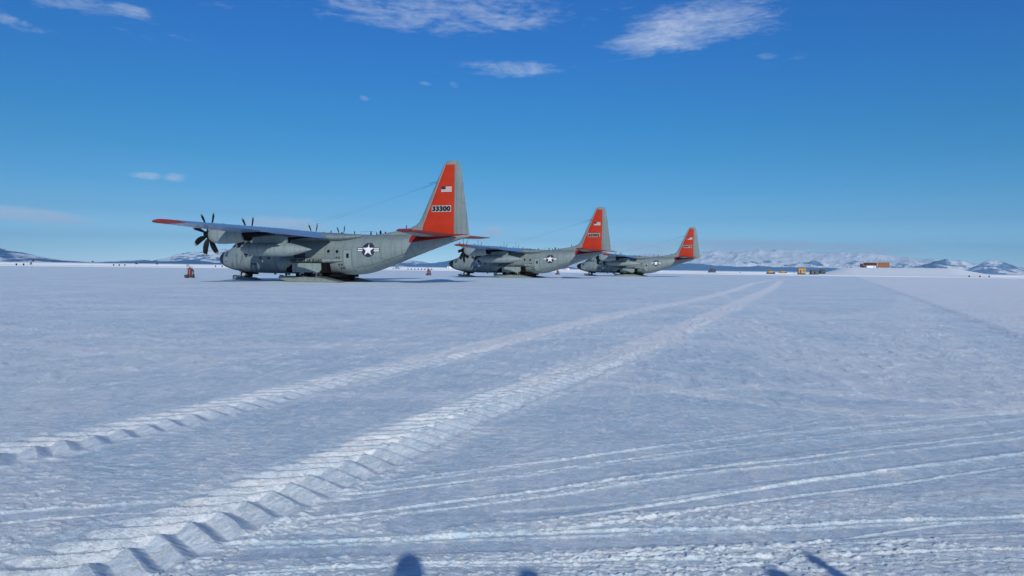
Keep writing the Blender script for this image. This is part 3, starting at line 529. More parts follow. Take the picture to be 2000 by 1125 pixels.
    MB().tube([C(17.6, .2, 4.65), C(17.6, .2, 5.02), C(19.4, .2, 5.02), C(19.4, .2, 4.65)], .018, 6).build('roof_rail', M['greylt'], f)
    MB().box(C(22.9, 0, 5.42), (.14, .05, .42), taper=.7).build('roof_antenna', M['steel'], f)
    # wing root fairing on the roof
    mb = MB(); rings = []
    for x, w, zt, zb in ((8.6, .25, 4.72, 4.6), (9.6, 1.5, 4.84, 4.4), (10.6, 2.1, 4.96, 4.1), (12.5, 2.25, 5.0, 3.95), (15.0, 2.2, 4.9, 3.95), (16.4, 2.17, 4.78, 3.95), (17.6, 1.9, 4.74, 4.1), (18.6, 1.2, 4.72, 4.35)):
        rings.append([C(x, w * math.copysign(abs(math.cos(a)) ** .75, math.cos(a)), (zt + zb) / 2 + (zt - zb) / 2 * math.sin(a)) for a in [2 * math.pi * k / 32 for k in range(32)]])
    mb.loft(rings); mb.build('wing_fairing', M['grey'], f)
    # wings
    def sec(y):                                # leading edge x, trailing edge x, z, thickness, twist
        a = min(1, max(0, (abs(y) - 5.9) / 14.3)); le = 10.7 + 1.0 * a; te = 15.75 - 1.55 * a
        if abs(y) > 19.5: q = (abs(y) - 19.5) / .75; le += .75 * q * q; te -= .35 * q * q
        return le, te, 4.50 + .0165 * max(0, abs(y) - 2) + .06 * a, (.175 - .055 * a) * (1 if abs(y) < 19.9 else max(.15, 1 - (abs(y) - 19.9) / .32)), R(2.5 - 1.5 * a)
    def wpt(y, t, up, droop=0.0):
        le, te, z0, th, tw = sec(y); c = te - le; cam_ = .028 * (4 * t * (1 - t)) * (1 - .3 * t)
        xx = le + c * t; zz = z0 + c * (cam_ + (1 if up else -1) * naca(t) * th * 1.0) - (c * t - c * .3) * math.tan(tw) - droop * max(0, t - .74) * c
        return C(xx, y, zz)
    def wring(y, t0, t1, n=16, droop=0.0):
        ts = [t0 + (t1 - t0) * (.5 - .5 * math.cos(math.pi * k / n)) if t0 == 0 and t1 > .9 else t0 + (t1 - t0) * (k / n) ** (1.6 if t0 == 0 else 1) for k in range(n + 1)]
        return [wpt(y, t, True, droop) for t in ts] + [wpt(y, t, False, droop) for t in reversed(ts[1 if t0 == 0 else 0:-1 if t1 >= 1 else None])]
    for s in (-1, 1):
        ys = [1.2, 2.5, 4, 5.9, 8, 10, 12, 14, 16, 17.5, 18.8]
        mb = MB(); mb.loft([wring(s * y, 0, .735) for y in ys]); w_ = mb.build('wing', M['wing'], root, auto=30)
        MB().loft([wring(s * y, 0, 1.0) for y in (18.81, 19.0, 19.2, 19.6, 19.9, 20.1, 20.2)]).build('wing_tip', M['red'], w_, auto=30)
        MB().loft([wring(s * y, .745, 1.0, 6, .10) for y in (2.3, 4, 5.9, 8, 9.5, 11.3)]).build('flap', M['wing'], w_, auto=30)
        MB().loft([wring(s * y, .745, 1.0, 6) for y in (11.36, 13, 15, 17, 18.78)]).build('aileron', M['wing'], w_, auto=30)
    # engines
    for ye in (-10.3, -5.1, 5.1, 10.3):
        zc = 4.30 + (.02 if abs(ye) > 8 else 0); mb = MB(); rings = []
        for x, w, zt, zb in ((8.62, .46, .42, -.50), (8.72, .54, .48, -.62), (9.0, .60, .53, -.78), (9.5, .64, .55, -.86), (10.2, .66, .56, -.88), (11.0, .66, .56, -.84), (11.8, .64, .5, -.74), (12.5, .60, .4, -.62)):
            rings.append([C(x, ye + w * math.copysign(abs(math.cos(a)) ** .8, math.cos(a)), zc + (zt if math.sin(a) > 0 else -zb) * math.copysign(abs(math.sin(a)) ** .8, math.sin(a))) for a in [2 * math.pi * k / 28 for k in range(28)]])
        mb.loft(rings); n_ = mb.build('engine_nacelle', M['greylt'], root)
        mb = MB(); rings = []
        for x, w, zt, zb in ((12.5, .50, .40, -.34), (13.4, .46, .3, -.28), (14.4, .36, .2, -.18), (15.6, .16, .0, -.05)):
            rings.append([C(x, ye + w * math.cos(a), zc + (zt + zb) / 2 + (zt - zb) / 2 * math.sin(a)) for a in [2 * math.pi * k / 20 for k in range(20)]])
        mb.loft(rings); mb.build('nacelle_tail', M['shade_gear'], n_)
        mb = MB(); mb.tube([C(12.45, ye, zc - .30), C(12.8, ye, zc - .32), C(13.05, ye, zc - .36)], [.27, .27, .25], 16); mb.build('exhaust', M['shade_gear'], n_)
        mb = MB(); mb.loft([[C(x, ye + w * math.cos(a), zc - .58 + w2 * math.sin(a)) for a in [2 * math.pi * k / 20 for k in range(20)]] for x, w, w2 in ((8.60, .30, .12), (8.66, .34, .16))]); mb.build('air_intake', M['black'], n_)
        # propeller: hub with eight swept paddle blades
        hub = MB(); hub.loft([[(dx, r * math.cos(a), r * math.sin(a)) for a in [2 * math.pi * k / 24 for k in range(24)]] for dx, r in ((.62, .02), (.58, .12), (.46, .24), (.25, .33), (0, .38), (-.28, .42), (-.3, .40))])
        po = hub.build('propeller', M['prop'], root, loc=C(8.32, ye, zc))
        for k in range(8):
            a0 = R(18 + 45 * k); mb = MB(); rings = []; tipr = []
            rad = Vector((0, -math.sin(a0), math.cos(a0))); tan = Vector((0, -math.cos(a0), -math.sin(a0))); fw = Vector((1, 0, 0))
            prof = ((.30, .09, .09, 0), (.45, .11, .07, 0), (.62, .17, .045, .02), (.9, .225, .035, .03), (1.25, .245, .026, .02), (1.6, .235, .02, -.03), (1.84, .20, .016, -.085), (1.85, .20, .016, -.087), (2.0, .12, .010, -.14), (2.05, .04, .006, -.16))
            for r_, w, th, sw in prof:
                pt = R(48 - 34 * (r_ - .3) / 1.75); ch = tan * math.cos(pt) + fw * math.sin(pt); nn = fw * math.cos(pt) - tan * math.sin(pt); c0 = rad * r_ + ch * sw
                rings.append([c0 + ch * (w * math.cos(a)) + nn * (th * math.sin(a)) for a in [2 * math.pi * q / 10 for q in range(10)]])
            mb.loft(rings[:7]); mb.loft(rings[7:], 1); mb.build('propeller_blade', [M['prop'], M['tip']], po)
    # underwing tanks
    for s in (-1, 1):
        y = s * 7.65; mb = MB()
        tk = ((9.55, .01), (9.62, .12), (9.8, .25), (10.2, .42), (10.8, .55), (11.5, .61), (13, .63), (14.6, .63), (15.4, .56), (16.2, .40), (16.9, .22), (17.4, .08), (17.62, .01))
        mb.loft([[C(x, y + r * math.cos(a), 3.04 + r * math.sin(a)) for a in [2 * math.pi * k / 28 for k in range(28)]] for x, r in tk]); t_ = mb.build('fuel_tank', M['greylt'], root)
        mb = MB(); mb.loft([[C(x, y - w, zb), C(x, y + w, zb), C(x, y + w, zt), C(x, y - w, zt)] for x, w, zb, zt in ((10.95, .03, 3.55, 4.35), (11.5, .16, 3.6, 4.3), (14.4, .16, 3.6, 4.25), (14.9, .12, 3.6, 4.15))]); mb.build('pylon', M['grey'], t_, auto=20)
    # fin, rudder, fin markings
    zs = [4.5, 4.72, 4.95, 5.15, 5.35, 5.6, 5.9, 6.3, 7, 8, 9, 10, 10.8, 11.1, 11.3, 11.45, 11.58, 11.66]
    def fr(z, x0, x1, n=18):
        X_ = [x0 + (x1 - x0) * (k / n) ** 1.7 for k in range(n + 1)]; return [C(x, -fin_half(x, z), z) for x in X_] + [C(x, fin_half(x, z), z) for x in reversed(X_)]
    fin = MB().loft([fr(z, fin_le(z), HINGE(z) - .012 if z < 11.3 else fin_te(z)) for z in zs if z <= 11.3]).build('tail_fin', M['grey'], root, auto=30)
    MB().loft([fr(z, fin_le(z), fin_te(z)) for z in zs if z >= 11.3]).build('fin_cap', M['grey'], fin, auto=30)
    MB().loft([fr(z, HINGE(z) + .012, fin_te(z), 6) for z in (4.68, 5.2, 6, 7, 8, 9, 10, 10.8, 11.1, 11.29)]).build('rudder', M['grey'], fin, auto=30)
    le_ = lambda z: float(np.interp(z, [4.7, 5.45, 11.25], [24.72, 24.80, 27.12]))
    def pan(name, x0f, x1f, z0, z1, mat, off, nu=10, nv=14): 
        m_ = MB(); surf(m_, lambda u, v: (lambda z: fin_side(x0f(z) + (x1f(z) - x0f(z)) * u, z, off))(z0 + (z1 - z0) * v), nu, nv); return m_.build(name, mat, fin, smooth=False)
    pan('red_panel', le_, lambda z: 28.07, 4.7, 11.25, M['red'], .014)
    m_ = MB()
    for s_ in (-1, 1): surf(m_, lambda u, v, s_=s_: (lambda z, x: C(x, (fin_half(x, z) + .014), z))(4.7 + 6.55 * v, le_(4.7 + 6.55 * v) + (28.07 - le_(4.7 + 6.55 * v)) * u), 10, 14) if s_ > 0 else None
    m_.build('red_panel', M['red'], fin, smooth=False)
    pan('panel_edge', lambda z: le_(z) - .045, le_, 4.7, 11.3, M['plate'], .012, 1, 14)
    # flag: thirteen stripes and canton
    fx, fz, fw, fh = 26.72, 8.66, 1.08, .56
    fl = pan('flag', lambda z: fx, lambda z: fx + fw, fz, fz + fh, M['white'], .020, 3, 3)
    m_ = MB()
    for k in range(7):
        z0 = fz + fh * (2 * k) / 13; x0 = fx if k < 3 else fx + fw * .42
        surf(m_, lambda u, v: fin_side(x0 + (fx + fw - x0) * u, z0 + fh / 13 * v, .023), 3, 1)
    m_.build('flag_stripe', M['redd'], fl, smooth=False)
    m_ = MB(); surf(m_, lambda u, v: fin_side(fx + fw * .42 * u, fz + fh * 6 / 13 + fh * 7 / 13 * v, .026), 2, 2); m_.build('flag_canton', M['navy'], fl, smooth=False)
    MB().tube([C(26.3, -.34, 9.62), C(26.05, -.42, 9.60), C(25.6, -.52, 9.5)], .02, 6).build('fin_probe', M['stencil'], fin)
    # rudder trim seam
    m_ = MB()
    for q in (((28.75, 7.6), (28.78, 9.4)), ((28.78, 9.4), (29.0, 9.4)), ((28.75, 7.6), (29.2, 7.6))):
        a, b = Vector((q[0][0], 0, q[0][1])), Vector((q[1][0], 0, q[1][1])); d = (b - a).normalized(); nn = Vector((-d.z, 0, d.x)) * .015
        surf(m_, lambda u, v: (lambda w: fin_side(w.x, w.z, .012))(a.lerp(b, u) + nn * (2 * v - 1)), 4, 1)
    m_.build('trim_seam', M['line'], fin, smooth=False)
    # aerial wires from the fin to the roof
    for (yy, xe) in ((-.1, 5.2), (.5, 6.6)):
        a, b = Vector(C(26.0, 0, 9.6)), Vector(C(xe, yy, 4.72)); MB().tube([a.lerp(b, k / 12) - Vector((0, 0, .35 * math.sin(math.pi * k / 12))) for k in range(13)], .0045, 5).build('aerial_wire', M['stencil'], root)
    MB().tube([C(24.6, 0, 9.05), C(26.2, 0, 9.62)], .010, 6).build('wire_mast', M['stencil'], fin)
    # tailplane
    def tring(y, t0, t1, s, n=10):
        a = y / 8.0; le, te = 24.3 + 2.1 * a, 28.75 - .3 * a; c = te - le; k_ = 1.0
        if y > 7.6: k_ = max(.25, 1 - (y - 7.6) / .5 * .8); le += .5 * (y - 7.6) / .4 * .6; te -= .15 * (y - 7.6) / .4
        c = te - le; ts = [t0 + (t1 - t0) * (k / n) ** (1.6 if t0 == 0 else 1) for k in range(n + 1)]; z0 = 4.62 + .012 * y
        up = [C(le + c * t, s * y, z0 + c * naca(t) * .115 * k_ + .004) for t in ts]; dn = [C(le + c * t, s * y, z0 - c * naca(t) * .115 * k_ - .004) for t in reversed(ts)]
        return up + dn
    for s in (-1, 1):
        tp = MB().loft([tring(y, 0, .68, s) for y in (.1, 1, 2, 4, 6, 7.6, 7.8, 8.0)]).build('tailplane', M['redd'], root, auto=30)
        MB().loft([tring(y, .69, 1.0, s, 5) for y in (.8, 2, 4, 6, 7.58)]).build('elevator', M['red'], tp, auto=30)
        m_ = MB()
        def low(u, v, s=s):
            y = 2.2 + 4.8 * u; a = y / 8; le, te = 24.3 + 2.1 * a, 28.75 - .3 * a; t = .16 + .42 * v; c = te - le; return C(le + c * t, s * y, 4.62 + .012 * y - c * naca(t) * .115 - .012)
        surf(m_, low, 10, 6); m_.build('underside_panel', M['greylt'], tp, smooth=False)
    # main gear fairings, doors, wheels, skis
    for s in (-1, 1):
        rings = []
        for x, w, z0, z1 in ((9.2, 2.12, 1.3, 2.3), (9.7, 2.42, 1.05, 2.45), (10.4, 2.62, 1.0, 2.45), (11.0, 2.70, 1.25, 2.42), (11.5, 2.70, 1.75, 2.4), (13.0, 2.70, 1.8, 2.38), (15.0, 2.68, 1.8, 2.38), (16.0, 2.5, 1.9, 2.36), (16.9, 2.2, 2.0, 2.3), (17.4, 2.05, 2.1, 2.25)):
            y_in = 1.85; rings.append([C(x, s * (y_in + (w - y_in) * max(0, math.cos(a)) ** .6 if math.cos(a) > 0 else y_in), (z0 + z1) / 2 + (z1 - z0) / 2 * math.sin(a)) for a in [-math.pi / 2 + math.pi * k / 14 for k in range(15)]])
        fr_ = MB().loft(rings).build('gear_fairing', M['grey'], root)
        MB().loft([[C(x, s * y0, z0), C(x, s * (y0 + .06), z0), C(x, s * (y1 + .06), z1), C(x, s * y1, z1)] for x, y0, y1, z0, z1 in ((11.55, 2.6, 2.66, .93, 1.83), (14.7, 2.6, 2.66, .93, 1.83), (14.95, 2.58, 2.64, 1.2, 1.83))]).build('wheel_door', M['greylt'], fr_, auto=20)
        MB().box(C(13.15, s * 2.22, 1.38), (4.8, .62, .92)).build('wheel_well_shade', M['shade_gear'], fr_)  # solid box, shade of the wheel opening put into its black
        for q, x in enumerate((12.6, 14.15)):
            w_ = MB(); w_.tube([C(x, s * 2.05, .74), C(x, s * 2.12, .74), C(x, s * 2.42, .74), C(x, s * 2.50, .74)], [.50, .60, .60, .50], 28); o = w_.build('wheel', M['tyre'], root)
            MB().tube([C(x, s * 2.46, .74), C(x, s * 2.525, .74)], [.30, .27], 20).build('rim', M['rim'], o)
            MB().tube([C(x, s * 2.5, .74), C(x, s * 2.56, .74)], .11, 12).build('hub_cap', M['tyre'], o)
            MB().tube([C(x, s * 1.95, .7), C(x, s * 1.95, 1.6)], .12, 12).build('gear_strut', M['steel'], root)
        # ski: flat sole, upturned front, tapering heel
        prof = [(9.95, .50, .44), (10.2, .545, .33), (10.6, .56, .19), (11.1, .545, .08), (11.7, .52, .03), (13.5, .49, .02), (15.2, .44, .02), (16.0, .30, .02), (16.9, .14, .03), (17.3, .07, .04)]
        yc = 2.42; mb = MB(); mb.loft([[C(x, s * (yc - w), zt - .03), C(x, s * (yc - w), zb), C(x, s * (yc + w), zb), C(x, s * (yc + w), zt - .05), C(x, s * (yc + w - .1), zt), C(x, s * (yc - w + .1), zt)] for (x, zt, zb), w in zip(prof, (.35, .6, .78, .84, .85, .85, .85, .82, .7, .5))]); sk = mb.build('main_ski', M['ski'], root, auto=25)
        for x in (11.9, 13.4, 14.9): MB().box(C(x, s * yc, .50), (.18, 1.5, .08)).build('ski_rib', M['steel'], sk)
        MB().tube([C(12.3, s * (yc + .45), .45), C(13.4, s * 2.3, 1.0), C(14.5, s * (yc + .45), .45)], .06, 8).build('ski_brace', M['shade_gear'], sk)
        for x, z in ((12.2, .32), (13.3, .33), (13.9, .3), (14.7, .24), (15.4, .2)):
            MB().tube([C(x, s * (yc + .84), z), C(x, s * (yc + .875), z)], .035, 8).build('ski_bolt', M['shade_gear'], sk)
        MB().box(C(10.35, s * (yc + .35), .58), (.5, .05, .1), rot=Matrix.Rotation(R(-8), 3, 'Y')).build('ski_lug', M['steel'], sk)
    MB().box(C(13.8, 0, .66), (5.2, 3.4, .30)).build('belly_gear_shade', M['shade_gear'], root)  # black block for the gear and painted shade massed under the belly
    for x in (13.0, 15.9): MB().box(C(x, 0, .40), (.5, 2.6, .5)).build('gear_beam', M['shade_gear'], root)
    # nose gear and nose ski
    MB().tube([C(3.45, 0, .5), C(3.45, 0, 1.2)], .11, 12).build('nose_strut', M['rim'], root)
    for s in (-1, 1):
        w_ = MB(); w_.tube([C(3.5, s * .17, .55), C(3.5, s * .22, .55), C(3.5, s * .42, .55), C(3.5, s * .47, .55)], [.38, .46, .46, .38], 24); o = w_.build('nose_wheel', M['tyre'], root)
        MB().tube([C(3.5, s * .44, .55), C(3.5, s * .49, .55)], [.24, .21], 16).build('rim', M['rim'], o)
    MB().box(C(4.1, 0, .78), (1.2, .9, .35)).build('nose_gear_box', M['shade_gear'], root)
    MB().box(C(3.1, -.5, .98), (.12, .05, .5)).build('nose_gear_door', M['white'], root)
    prof = [(1.75, .42, .38, .2), (2.0, .42, .24, .45), (2.35, .36, .10, .6), (2.8, .34, .03, .62), (4.2, .28, .02, .62), (4.8, .16, .02, .55), (5.25, .07, .04, .35)]
    mb = MB(); mb.loft([[C(x, -w, zt - .03), C(x, -w, zb), C(x, w, zb), C(x, w, zt - .03), C(x, w - .06, zt), C(x, -w + .06, zt)] for x, zt, zb, w in prof]); sk = mb.build('nose_ski', M['ski'], root, auto=25)
    MB().tube([C(2.25, -.62, .05), C(2.25, -.62, .46), C(2.7, -.5, .48)], .035, 8).build('ski_rod', M['black'], sk)
    MB().tube([C(2.15, .2, .42), C(2.7, .2, .56), C(3.3, .2, .5)], .03, 8).build('ski_rod', M['black'], sk)
    return root, f, fin

def copy_tree(o, parent=None, skip=()):
    c = o.copy(); COL.objects.link(c); c.parent = parent
    for ch in list(o.children):
        if ch.name.split('.')[0] not in skip: copy_tree(ch, c, skip)
    return c
def find(root, name): return [c for c in root.children if c.name.split('.')[0] == name][0]
def serial(fin, s):
    n = pan_ = MB(); surf(n, lambda u, v: fin_side(25.76 + 2.0 * u, 6.82 + .60 * v, .018), 6, 3)
    pl = n.build('serial_plate', M['plate'], fin, smooth=False)
    decal_text('serial_number', s, 25.81, 6.87, .50, 1.90, M['black'], pl, fin_side, .026, .034)
p1, f1, fin1 = build_plane()
p2, p3 = copy_tree(p1), copy_tree(p1)
for p, (x, y, a), sn, lab in ((p1, (-19.44, 75.68, 21.94), '33300', 'largest and nearest grey cargo plane on skis, red tail numbered 33300'),
        (p2, (.70, 126.54, 24.29), '63302', 'middle grey cargo plane on skis, red tail numbered 63302, round blue emblem on its nose'),
        (p3, (27.88, 177.98, 22.43), '30490', 'farthest and smallest grey cargo plane on skis, last in the row, red tail numbered 30490')):
    p.location = (x, y, 0.0); p.rotation_euler = (0, 0, math.pi - R(a)); tag(p, lab, 'plane', 'grey ski planes parked in a row')
    serial(find(p, 'tail_fin'), sn); fu = find(p, 'fuselage')
    decal_text('lettering', 'U.S. AIR FORCE', 3.9, 3.34, .50, 5.0, M['black'], fu, bold=.02)
    if sn == '33300': decal_text('lettering', 'NEW YORK AIR GUARD', 11.35, 1.90, .33, 3.75, M['black'], fu, lambda x, z, o: C(x, -2.735, z), .02, .012)
    elif sn == '63302': decal_text('lettering', 'NATIONAL SCIENCE FOUNDATION', 10.9, 1.90, .31, 4.7, M['black'], fu, lambda x, z, o: C(x, -2.735, z), .02, .010)
    else: decal_text('lettering', 'NEW YORK AIR GUARD', 11.35, 1.90, .33, 3.75, M['black'], fu, lambda x, z, o: C(x, -2.735, z), .02, .012)
    if sn != '33300':
        for k, (r_, mt, of) in enumerate(((.50, M['embp'], .014), (.40, M['emb'] if sn == '63302' else M['greylt'], .018))):
            mb = MB(); V = [side(6.7, 2.85, of)]; Fc = []
            for q in (1, 2, 3): V += [side(6.7 + r_ * q / 3 * math.cos(2 * math.pi * i / 24), 2.85 + r_ * q / 3 * math.sin(2 * math.pi * i / 24), of) for i in range(24)]
            Fc = [(0, 1 + i, 1 + (i + 1) % 24) for i in range(24)] + [(1 + (q - 1) * 24 + i, 1 + q * 24 + i, 1 + q * 24 + (i + 1) % 24, 1 + (q - 1) * 24 + (i + 1) % 24) for q in (1, 2) for i in range(24)]
            mb.add(V, Fc); em = mb.build('emblem' if k == 0 else 'emblem_disc', mt, fu if k == 0 else em, smooth=False)
        mb = MB(); surf(mb, lambda u, v: side(6.45 + .5 * u, 2.72 + .16 * v + .1 * math.sin(3 * u), .022), 5, 2); mb.build('emblem_band', M['embp'] if sn == '63302' else M['stencil'], em, smooth=False)
for p, dphi in ((p2, 22), (p3, 12)):
    for c in p.children:
        if c.name.startswith('propeller'): c.rotation_euler = (R(dphi), 0, 0)

# ------------------------------------------------------------------ things on the snow
def gpt(px, py):
    v = pix_dir(px, py); t = -CAM_H / v.z; return Vector((v.x * t, v.y * t, 0))
def extinguisher():
    r = empty('fire_extinguisher', (0, 0, 0))
    t = MB(); t.tube([(0, 0, .14), (0, 0, .18), (0, 0, 1.0), (0, 0, 1.12), (0, 0, 1.17)], [.17, .21, .21, .15, .06], 20); t.build('tank', M['extred'], r)
    MB().tube([(0, 0, 1.15), (0, 0, 1.26)], .045, 10).tube([(-.05, 0, 1.24), (.34, 0, 1.25)], .022, 8).build('valve', M['extred'], r)
    MB().tube([(-.20, -.2, .25), (-.26, -.2, 1.1), (-.34, -.2, 1.44), (-.24, -.18, 1.54), (-.10, -.18, 1.42), (-.06, -.16, 1.15)], .02, 8).tube([(-.20, .2, .25), (-.26, .2, 1.1), (-.34, .2, 1.44), (-.24, .18, 1.54), (-.10, .18, 1.42), (-.06, .16, 1.15)], .02, 8).tube([(-.34, -.2, 1.44), (-.34, .2, 1.44)], .02, 8).build('handle', M['extred'], r)
    for s in (-1, 1):
        o = MB().tube([(-.34, s * .26, .2), (-.34, s * .36, .2)], .2, 22).build('wheel', M['tyre'], r); MB().tube([(-.34, s * .35, .2), (-.34, s * .37, .2)], .08, 12).build('hub', M['extred'], o)
    MB().tube([(-.34, -.3, .2), (-.34, .3, .2)], .03, 8).box((0, 0, .10), (.5, .34, .08)).build('base', M['hose'], r)
    mb = MB()
    for k in range(5): mb.tube([(.24, -.05 + .02 * k, .16), (.30 + .045 * k, -.05 + .02 * k, .3), (.27 + .03 * k, -.05 + .02 * k, .95 - .02 * k), (.22, -.05 + .02 * k, 1.08)], .028, 8)
    mb.build('hose', M['hose'], r); MB().box((.42, -.1, .12), (.16, .3, .22)).build('hose_bracket', M['hose'], r)
    return r
e1 = extinguisher(); e2 = copy_tree(e1); e3 = copy_tree(e1)
for e, (px, py), l in ((e1, (371, 543), 'red wheeled fire extinguisher left of the nearest plane'), (e2, (837, 538), 'red wheeled fire extinguisher between the nearest and middle planes'), (e3, (1089, 536.5), 'red wheeled fire extinguisher below the tail of the middle plane')):
    e.location = gpt(px, py); e.rotation_euler = (0, 0, R(8)); tag(e, l, 'fire extinguisher', 'wheeled fire extinguishers beside the planes')
e1.scale = e2.scale = (1, 1, 1)
def marker_flag(px, dist, h, label, lean=0.0, fw=.55, two=False):
    r = empty('marker_flag', at(px, dist)); top = Vector((lean, 0, h)); MB().tube([(0, 0, 0), top], .02, 6).build('pole', M['pole'], r)
    mb = MB(); surf(mb, lambda u, v: (top.x + u * fw, .05 * math.sin(u * 6), top.z - v * .42 - .12 * u), 6, 3)
    o = mb.build('flag', M['flagc'], r); 
    if two: mb = MB(); surf(mb, lambda u, v: (top.x - .1 - u * .35, .05 * math.sin(u * 6), top.z - .5 - v * .5 - .25 * u), 5, 3); mb.build('flag', M['flagc'], r)
    tag(r, label, 'flag', 'dark marker flags on poles')
marker_flag(62, 195, 2.15, 'pole with two dark flags near the left edge', .1, .45, True)
marker_flag(179, 330, 2.3, 'dark flag on a pole where the blue slope meets the snow', 0, .8)
marker_flag(264, 300, 1.75, 'dark flag on a pole, middle of the left horizon', 0, .9)
marker_flag(305, 300, 1.75, 'dark flag on a pole below the white mountain', 0, .7)
def drum(px, dist, label, h=.88, n=1, mat='black'):
    r = empty('drum', at(px, dist)); 
    MB().tube([(0, 0, 0), (0, 0, .3 * h), (0, 0, .31 * h), (0, 0, .34 * h), (0, 0, .35 * h), (0, 0, .66 * h), (0, 0, .67 * h), (0, 0, .70 * h), (0, 0, .71 * h), (0, 0, h)], [.29, .29, .305, .305, .29, .29, .305, .305, .29, .29], 16).build('shell', M[mat], r)
    MB().tube([(.12, 0, h), (.12, 0, h + .03)], .04, 8).build('bung', M['steel'], r); tag(r, label, 'drum', 'small dark drums along the horizon')
for px, d_, l in ((32, 370, 'left drum of the two near the left edge'), (46, 370, 'right drum of the two near the left edge'), (222, 470, 'leftmost drum of three in the middle of the left horizon'), (233, 470, 'middle drum of three in the middle of the left horizon'), (244, 470, 'rightmost drum of three in the middle of the left horizon'),
        (421, 460, 'dark drum left of the nearest plane nose, farther one'), (434, 460, 'dark drum touching the outline of the nearest plane nose'), (1893, 420, 'drum at the foot of the cone shaped hill, leftmost'), (1914, 430, 'drum at the foot of the cone shaped hill, second from left'), (1932, 440, 'drum at the foot of the cone shaped hill, rightmost'), (1446, 520, 'lone dark drum between the far truck and the loader'),
        (1521, 560, 'small dark drum just left of the second loader'), (1536, 560, 'small dark drum just right of the second loader'), (1551, 540, 'small dark drum left of the yellow hut')): drum(px, d_, l)
for k in range(8):
    drum(797 + 6.6 * k, 400, '%s tiny drum from the left in the horizon row under the nearest plane tail' % ['first', 'second', 'third', 'fourth', 'fifth', 'sixth', 'seventh', 'eighth'][k], .7)
def cargo_sled():
    r = empty('cargo_sled', at(774, 440), R(5))
    MB().box((0, 0, .62), (4.6, 2.2, .16)).build('deck', M['canvas'], r)
    for s in (-1, 1): MB().loft([[(x, s * .8 - .12, z), (x, s * .8 + .12, z), (x, s * .8 + .12, z + .1), (x, s * .8 - .12, z + .1)] for x, z in ((-2.6, .45), (-2.3, .15), (-1.9, .03), (2.2, .03))]).build('runner', M['steel'], r)
    for x in (-1.6, 0, 1.6): MB().box((x, 0, .34), (.15, 1.9, .46)).build('cross_beam', M['steel'], r)
    MB().box((.5, 0, .9), (2.2, 1.5, .4), taper=.85).build('load', M['black'], r); tag(r, 'low dark cargo sled on the snow under the nearest plane tail', 'sled')
cargo_sled()
def loader(px, dist, label):
    r = empty('tracked_loader', at(px, dist), R(20))
    b = MB().box((0, 0, 1.05), (3.2, 1.5, .9)).box((.9, 0, 1.65), (1.4, 1.2, .4), taper=.9).build('body', M['yellow'], r, smooth=False)
    c = MB().box((-.7, 0, 2.1), (1.3, 1.3, 1.2), taper=.85).build('cab', M['yellow'], r, smooth=False); MB().box((-.7, -.64, 2.2), (.9, .06, .7)).box((-.02, 0, 2.2), (.06, .9, .7)).build('cab_window', M['glass'], c, smooth=False)
    for s in (-1, 1):
        pts = [(1.8, .15), (2.0, .45), (1.7, .8), (-1.7, .8), (-2.0, .45), (-1.8, .15)]; MB().loft([[(x, s * 1.0 + d, z) for x, z in pts] for d in (-.28, .28)]).build('track', M['tyre'], r, smooth=False)
    MB().loft([[(2.5, y, .1), (2.7, y, .1), (2.55, y, .6), (2.65, y, 1.1), (2.45, y, 1.1)] for y in (-1.5, 1.5)]).box((2.1, -1.0, .5), (1.0, .15, .2)).box((2.1, 1.0, .5), (1.0, .15, .2)).build('blade', M['steel'], r, smooth=False)
    tag(r, label, 'bulldozer', 'yellow tracked machines on the far snow')
loader(1504, 480, 'yellow tracked bulldozer on the far snow, left and nearer of two'); loader(1528, 540, 'yellow tracked bulldozer on the far snow, right of two, nearer the yellow hut')
def box_truck():
    r = empty('tracked_truck', at(1391, 560), R(4))
    MB().box((.6, 0, 1.95), (3.4, 2.3, 2.2)).build('box_body', M['navy'], r, smooth=False); c = MB().box((-1.9, 0, 1.4), (1.5, 2.0, 1.2), taper=.85).build('cab', M['navy'], r, smooth=False); MB().box((-1.9, -.95, 1.6), (.8, .1, .45)).build('cab_window', M['glass'], c, smooth=False)
    for s in (-1, 1): MB().loft([[(x, s * .95 + d, z) for x, z in ((2.2, .1), (2.5, .45), (2.1, .8), (-2.4, .8), (-2.8, .45), (-2.4, .1))] for d in (-.2, .2)]).build('track', M['tyre'], r, smooth=False)
    tag(r, 'small dark box-bodied vehicle right of the farthest plane tail', 'vehicle')
box_truck()
def hut():
    r = empty('board_hut', at(1566, 470), R(-14))
    w = MB().box((0, 0, 2.0), (4.0, 3.2, 2.6)).build('wall', M['wood'], r, smooth=False)
    rings = [[(x, y, z) for y, z in ((-1.75, 3.3), (0, 3.9), (1.75, 3.3), (1.75, 3.2), (0, 3.75), (-1.75, 3.2))] for x in (-2.15, 2.15)]; MB().loft(rings).build('roof', M['yellow'], r, smooth=False)
    d = MB().box((-.9, -1.62, 1.7), (.8, .06, 1.8)).build('door', M['maroon'], r, smooth=False); MB().tube([(-.6, -1.66, 1.7), (-.6, -1.72, 1.7)], .05, 6).build('handle', M['steel'], d)
    for x in (.6, 1.4): MB().box((x, -1.62, 2.2), (.5, .05, .6)).build('window', M['glass'], r, smooth=False)
    for s in (-1, 1): MB().box((0, s * 1.2, .18), (4.8, .3, .3)).box((0, s * 1.2, .5), (3.8, .2, .36)).build('skid', M['tyre'], r, smooth=False)
    MB().box((-2.15, 0, 1.5), (.25, 2.2, 2.2)).build('porch', M['maroon'], r, smooth=False)
    tag(r, 'tan and yellow hut on skids beside the dark canvas shelters', 'hut')
hut()
